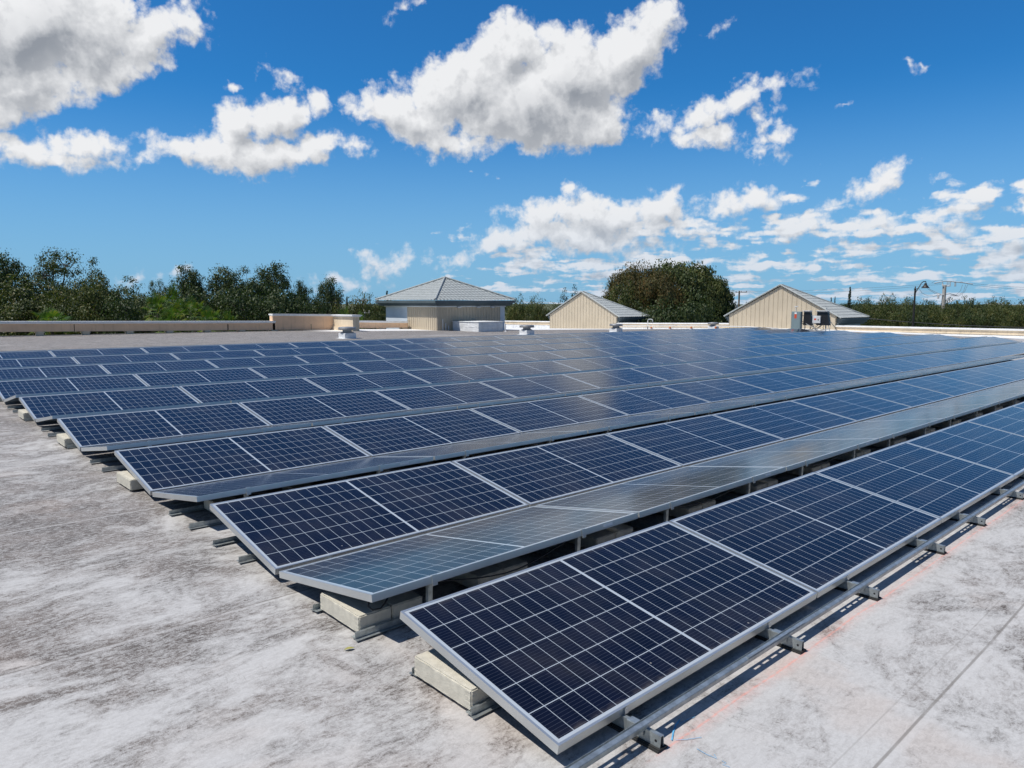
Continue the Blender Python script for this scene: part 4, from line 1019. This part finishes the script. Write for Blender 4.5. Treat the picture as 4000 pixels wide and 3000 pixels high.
TPL = dict(
 open=make_tree('oak_tree', 12, 5.0, 4.5, L_OAK, 150, 70, .22, .095, 7, .7, shell=.8, lean=.1),
 oakA=make_tree('oak_tree', 11, 4.6, 2.2, L_DARK, 150, 90, .24, .105, 8, 1., dome=20),
 oakB=make_tree('oak_tree', 11, 4.2, 2.0, L_OAK, 150, 90, .24, .11, 9, 1.1),
 oakC=make_tree('oak_tree', 10, 4.6, 1.0, L_OLIVE, 180, 95, .24, .11, 8, 1., dome=40),
 bush=make_tree('bushy_tree', 7, 4.2, .2, L_OLIVE, 200, 80, .20, .12, 9, 1., shell=.4),
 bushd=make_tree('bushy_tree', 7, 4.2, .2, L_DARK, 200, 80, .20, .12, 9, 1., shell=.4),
 ficus=make_tree('broad_tree', 13.5, 10.5, 1.0, L_BROWN, 420, 110, .30, .055, 13, 1.1, shell=.6, dome=190),
 ficusd=make_tree('broad_tree', 13.0, 7.5, 1.0, L_OAK, 340, 110, .30, .062, 11, 1.1, shell=.6, dome=160),
 cas=make_tree('feathery_tree', 10, 2.6, 2.5, L_PINE, 120, 60, .22, .13, 7, 1.4, shell=.6),
 mang=make_tree('bushy_tree', 8, 5.5, .3, L_FAR, 240, 70, .26, .10, 10, .9, shell=.4),
 palm=make_palm('fan_palm', 6.6), pine=make_pine('norfolk_pine', 12))
reg(None); TUSED = set()
def top_of(r):
    c = [o for o in KIDS[r.name] if o.name.startswith('crown')][0]; z = np.empty(len(c.data.vertices)*3); c.data.vertices.foreach_get('co', z); return float(np.percentile(z[2::3], 99.3))
TH = {k: top_of(r) for k, r in TPL.items()}
TR = dict(open=5.0, oakA=4.6, oakB=4.2, oakC=4.6, bush=4.2, bushd=4.2, ficus=10.5, ficusd=7.5, cas=2.6, mang=5.5, palm=2.2, pine=2.4)
TC = dict(palm='palm tree', pine='pine tree')
def tree(kind, x, ytop, depth, wpx, label, group=None):
    if x < 1320 and depth < 70: depth *= 1.65; wpx *= 1.08
    if kind == 'palm': wpx /= 1.3 if depth > 60 else 1.
    p = at(x, ytop, depth=depth); H = p.z-GZ; sz = H/TH[kind]; sr = wpx/FPX*depth/2/TR[kind]*1.0 if wpx else sz
    M = Matrix.Translation((p.x, p.y, GZ)) @ Matrix.Rotation(random.uniform(0, 6.28), 4, 'Z') @ Matrix.Diagonal((sr, sr, sz, 1))
    t = TPL[kind]
    if kind in TUSED: o = copy_tree(t, M)
    else: t.matrix_world = M; o = t; TUSED.add(kind)
    tag(o, label, TC.get(kind, 'tree'), group or 'trees beyond the roof'); return o
T = tree
# left tree line
T('oakA', 20, 995, 50, 230, 'dark oak cut by the left edge of the photo, tall crown')
T('open', 215, 978, 52, 230, 'tallest open crowned oak with bare limbs showing, near the left edge')
T('oakB', 355, 1020, 55, 170, 'green oak with a narrow crown just right of the tallest open one')
T('oakC', 95, 1095, 46, 330, 'olive oak in front of the two leftmost tall oaks')
T('bush', 300, 1110, 44, 300, 'low olive bushy tree under the tallest open crowned oak')
T('oakC', 400, 1098, 47, 260, 'olive oak with rounded top left of the small far cloud')
T('oakB', 520, 1092, 56, 210, 'grey green oak straight below the small far cloud')
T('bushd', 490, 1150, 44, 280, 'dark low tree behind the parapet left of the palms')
T('open', 625, 1097, 62, 90, 'small round thin tree left of the bright palm')
T('oakA', 740, 1045, 52, 160, 'dark oak leaning left at the start of the tall middle group')
T('oakA', 870, 1050, 53, 200, 'dark oak second in the tall middle group')
T('oakB', 965, 1055, 55, 170, 'dark oak third in the tall middle group')
T('oakA', 1065, 1037, 52, 200, 'tallest dark oak of the middle group, right of centre')
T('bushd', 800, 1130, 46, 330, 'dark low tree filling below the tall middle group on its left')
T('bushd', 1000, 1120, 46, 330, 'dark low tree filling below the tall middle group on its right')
T('bush', 640, 1150, 50, 260, 'olive low tree behind the cluster of palms')
T('oakA', 1180, 1103, 52, 90, 'spiky dark tree right of the tall middle group')
T('oakB', 1218, 1135, 54, 110, 'slim green tree behind the raised parapet section')
T('oakA', 1275, 1090, 53, 130, 'dark oak with small pointed top above the end of the raised parapet')
T('bushd', 1150, 1165, 46, 260, 'dark low tree behind the raised parapet section')
T('bush', 1390, 1165, 70, 190, 'low green tree left of the thin utility pole behind the pier')
T('mang', 1470, 1165, 95, 190, 'grey green tree just left of the hipped building')
T('pine', 1355, 1160, 160, 30, 'tiny distant pine above the pier')
T('pine', 1512, 1138, 130, 38, 'thin distant pine touching the left eave of the hipped building')
for i, (x, y, dp, w) in enumerate(((195, 1200, 40, 150), (612, 1140, 41, 110), (672, 1108, 43, 80), (700, 1165, 39, 120), (755, 1160, 41, 110), (820, 1195, 38, 110), (890, 1212, 38, 90), (1345, 1205, 44, 80), (660, 1205, 38, 110), (1400, 1222, 42, 70))):
    T('palm', x, y, dp, w*1.45, ['fan palm low behind the left parapet under the open oak', 'fan palm leftmost of the middle palm cluster', 'bright green fan palm standing highest in the cluster', 'fan palm in front of the bright tall one',
      'fan palm right of the bright tall one', 'arching fan palm right in the middle palm cluster', 'low fan palm at the right end of the cluster', 'fan palm just right of the sunlit pier', 'lowest fan palm in the cluster centre', 'small fan palm near the thin utility pole'][i], 'fan palms behind the parapet')
for i, (k, x, y, w) in enumerate((('oakB', -170, 1040, 220), ('oakA', -380, 1010, 240), ('oakC', -560, 1060, 260), ('bush', -760, 1120, 300), ('oakA', -980, 1040, 260))):
    T(k, x, y, 52, w, ['green oak just outside the left edge of the photo', 'dark oak farther left beyond the photo edge', 'olive oak third beyond the left edge of the photo', 'low olive tree fourth beyond the left edge of the photo', 'dark oak farthest beyond the left edge of the photo'][i])
# middle
T('mang', 2040, 1170, 80, 150, 'grey thin tree between the hipped building and smaller gable')
T('bush', 2110, 1175, 75, 130, 'olive tree just left of the smaller gable')
T('bush', 2010, 1195, 72, 120, 'low olive tree touching the hipped building on its right')
T('cas', 2205, 1140, 72, 80, 'feathery dark tree left behind the smaller gable')
T('cas', 2245, 1128, 74, 80, 'taller feathery dark tree behind the smaller gable peak')
T('ficus', 2490, 1052, 70, 340, 'big spreading tree with browned leaves in the middle right')
T('ficusd', 2650, 1038, 72, 400, 'big dark green tree, tallest right of centre')
T('ficusd', 2775, 1090, 70, 210, 'dark green tree forming the right end of the big clump')
T('oakC', 2440, 1120, 66, 190, 'olive oak in front of the browned spreading tree')
T('bushd', 2560, 1180, 64, 300, 'dark low tree below the big clump, left')
T('bushd', 2740, 1170, 64, 280, 'dark low tree below the big clump, right')
T('ficus', 2560, 1075, 68, 300, 'rust brown tree in the centre of the big clump')
# right
T('pine', 3321, 1123, 110, 34, 'tall narrow pine rising right of the larger gable roof')
T('pine', 3247, 1163, 160, 20, 'small distant pine left of a twin beyond the larger gable')
T('pine', 3262, 1160, 165, 16, 'small distant pine right of its twin beyond the larger gable')
T('pine', 2915, 1180, 150, 16, 'tiny pine tip left of the larger gable')
T('pine', 3802, 1167, 150, 22, 'small dark pine standing above the right tree line')
names = ['first', 'second', 'third', 'fourth', 'fifth', 'sixth', 'seventh', 'eighth', 'ninth', 'tenth', 'eleventh', 'twelfth']
xs = [(3370, 1176), (3440, 1168), (3495, 1166), (3560, 1176), (3625, 1181), (3700, 1182), (3745, 1172), (3820, 1181), (3885, 1176), (3935, 1178), (3990, 1182), (4060, 1180)]
for i, (x, y) in enumerate(xs): T('mang', x, y, random.uniform(88, 100), 150, f"grey green bushy tree, {names[i]} from the left in the right tree line", 'trees in the right tree line')
for i in range(10): T('bush' if i % 3 else 'bushd', 3330+i*78, 1218+random.uniform(-8, 8), 82, 150, f"lower tree in front of the right tree line, {names[i]} from the left", 'trees in front of the right tree line')
for i in range(16):
    T('bushd', -1300+i*420 if i < 3 else 1500+(i-3)*260, 1188+random.uniform(-4, 4), 420, 240, f"very distant low tree on the horizon, {ORD[i+1]} from the left", 'distant trees on the horizon')

# ------------------------------------------------------------------ street lamp, poles, wires
dl = 66; p = at(3575, 1131, depth=dl); base = Vector((p.x, p.y, GZ)); lp = empty('street_lamp', base)
bm = bmesh.new(); tube(bm, [(0, 0, 0), (0, 0, p.z-GZ)], .13, 12, .075); lathe(bm, [(.10, p.z-GZ), (.12, p.z-GZ+.05), (.06, p.z-GZ+.12), (.02, p.z-GZ+.3)], 10); from_bm('pole', bm, M_DARKM, lp)
tip = at(3616, 1099, depth=dl)-base; st = at(3576, 1150, depth=dl)-base; top = Vector((0, 0, p.z-GZ-.1)); hr = (tip-top); hr.z = 0; hr.normalize()
bm = bmesh.new(); pts = [at(x, y, depth=dl)-base for x, y in ((3574, 1152), (3578, 1140), (3590, 1122), (3599, 1106), (3607, 1100), (3616, 1099), (3617, 1104))]; tube(bm, pts, .04, 8)
tube(bm, [at(3575, 1130, depth=dl)-base, at(3583, 1128, depth=dl)-base, at(3592, 1119, depth=dl)-base], .025, 6); from_bm('arm', bm, M_DARKM, lp, True)
c = at(3616, 1105, depth=dl)-base; bm = bmesh.new(); lathe(bm, [(.06, 0), (.10, -.05), (.12, -.18), (.20, -.25), (.27, -.38), (.36, -.45), (.36, -.47), (.30, -.47)], 20, c); from_bm('bell_shade', bm, M_DARKM, lp)
tag(lp, 'dark bell shaded street lamp on a curved arm beyond the right parapet', 'street lamp')

def pole(x, ytop, depth, r, m, arms, label, extra=None):
    p = at(x, ytop, depth=depth); base = Vector((p.x, p.y, GZ)); root = empty('utility_pole', base); H = p.z-GZ
    bm = bmesh.new(); tube(bm, [(0, 0, 0), (0, 0, H)], r*1.25, 10, r*.8); from_bm('pole', bm, m, root)
    for (dz, w, off) in arms:
        bm = bmesh.new(); ax = CR; a = Vector((0, 0, H-dz))+ax*(off-w/2); b_ = Vector((0, 0, H-dz))+ax*(off+w/2); tube(bm, [a-CF*.12, b_-CF*.12], .06, 4)
        for t in (.05, .5, .95): q_ = a.lerp(b_, t)-CF*.12; lathe(bm, [(.03, .04), (.06, .08), (.03, .14), (.06, .18), (.02, .24)], 8, q_)
        from_bm('crossarm', bm, M_LBOX if m is M_POLE else m, root)
    if extra: extra(root, base, H)
    tag(root, label, 'utility pole', 'utility poles'); return root
def ex_main(root, base, H):
    D = 95
    for (x, y, h) in ((3665, 1158, .55), (3702, 1168, .45), (3708, 1162, .35)):
        c = at(x, y, depth=D)-base; bm = bmesh.new(); lathe(bm, [(.11, -h/2), (.13, -h/2+.04), (.13, h/2-.05), (.05, h/2), (.02, h/2+.12)], 12, c); from_bm('transformer_can', bm, M_LBOX, root)
    for pts in ([(3645, 1157), (3665, 1152), (3690, 1151)], [(3690, 1150), (3710, 1147), (3740, 1154)], [(3680, 1112), (3708, 1118)]):
        bm = bmesh.new(); tube(bm, [at(x, y, depth=D)-base for x, y in pts], .06, 6); from_bm('bracket', bm, M_LBOX, root)
    for x in (3682, 3700, 3707, 3713, 3730, 3734):
        bm = bmesh.new(); tube(bm, [at(x, 1102, depth=D)-base, at(x-1, 1119, depth=D)-base], .045, 6); from_bm('insulator', bm, M_PVC, root)
    bm = bmesh.new(); tube(bm, [at(x, y, depth=D)-base for x, y in ((3650, 1106), (3690, 1098), (3720, 1100), (3760, 1104), (3800, 1110))], .06, 6); from_bm('bus_bar', bm, M_LBOX, root)
    for pts in ([(3590, 1127), (3602, 1145), (3625, 1156), (3648, 1156)], [(3622, 1127), (3650, 1145), (3672, 1152)], [(3628, 1127), (3655, 1142), (3680, 1151)],
                [(3760, 1112), (3752, 1135), (3738, 1150), (3712, 1155)], [(3772, 1112), (3764, 1138), (3742, 1154), (3715, 1156)], [(3780, 1112), (3768, 1140), (3745, 1157), (3722, 1156)], [(3640, 1105), (3655, 1095), (3675, 1094), (3690, 1100)], [(3740, 1102), (3755, 1101), (3770, 1105), (3778, 1108)]):
        bm = bmesh.new(); tube(bm, [at(x, y, depth=D)-base for x, y in pts], .020, 5); from_bm('jumper_cable', bm, M_WIRE, root, True)
pole(3690, 1114, 95, .27, M_POLE, [(.15, .95, .1)], 'pale concrete utility pole with looping cables, right of the street lamp', ex_main)
def ex_can(root, base, H):
    c = at(2875, 1198, depth=125)-base; bm = bmesh.new(); lathe(bm, [(.28, -.45), (.3, -.4), (.3, .35), (.2, .45)], 12, c); from_bm('transformer_can', bm, M_LBOX, root)
pole(2888, 1136, 125, .16, M_WOOD, [(.25, 2.0, .3)], 'wooden utility pole with transformer left of the larger gable', ex_can)
pole(2444, 1163, 110, .14, M_POLE, [(.1, 1.4, 0), (1.0, 1.6, 0)], 'utility pole with two crossarms before the browned tree')
pole(1420, 1168, 85, .14, M_POLE, [(.2, 1.2, -.2), (1.6, 1.0, .2)], 'thin pale utility pole left of the hipped building')
def wire(pa, pb, sag, label, r=.014):
    a, b_ = at(*pa[:2], depth=pa[2]), at(*pb[:2], depth=pb[2]); bm = bmesh.new()
    tube(bm, [a.lerp(b_, t)-Vector((0, 0, sag*4*t*(1-t)))-a for t in np.linspace(0, 1, 13)], r, 5); o = from_bm('power_line', bm, M_WIRE, None, True); o.location = a; tag(o, label, 'power line', 'overhead power lines')
wire((2888, 1138, 125), (3685, 1106, 95), .3, 'upper power line from the wooden pole to the concrete pole')
wire((2895, 1143, 125), (3685, 1110, 95), .5, 'lower power line from the wooden pole to the concrete pole')
wire((2444, 1166, 110), (2880, 1140, 125), .3, 'upper power line crossing in front of the browned tree')
wire((2300, 1180, 105), (2880, 1143, 125), .7, 'lower power line crossing in front of the browned tree')
wire((3780, 1106, 95), (4300, 1126, 110), .3, 'upper power line leaving the concrete pole to the right')
wire((3780, 1112, 95), (4300, 1138, 110), .3, 'lower power line leaving the concrete pole to the right')
wire((3380, 1243, 80), (4200, 1280, 78), .3, 'pale low wire across the right tree line', .03)
wire((2520, 1216, 60), (2868, 1200, 120), .1, 'low wire running to the transformer of the wooden pole')
wire((1420, 1190, 85), (2100, 1188, 100), .3, 'thin wire passing behind the hipped building')
wire((1100, 1176, 80), (1420, 1172, 85), .2, 'thin wire left of the pale thin utility pole')
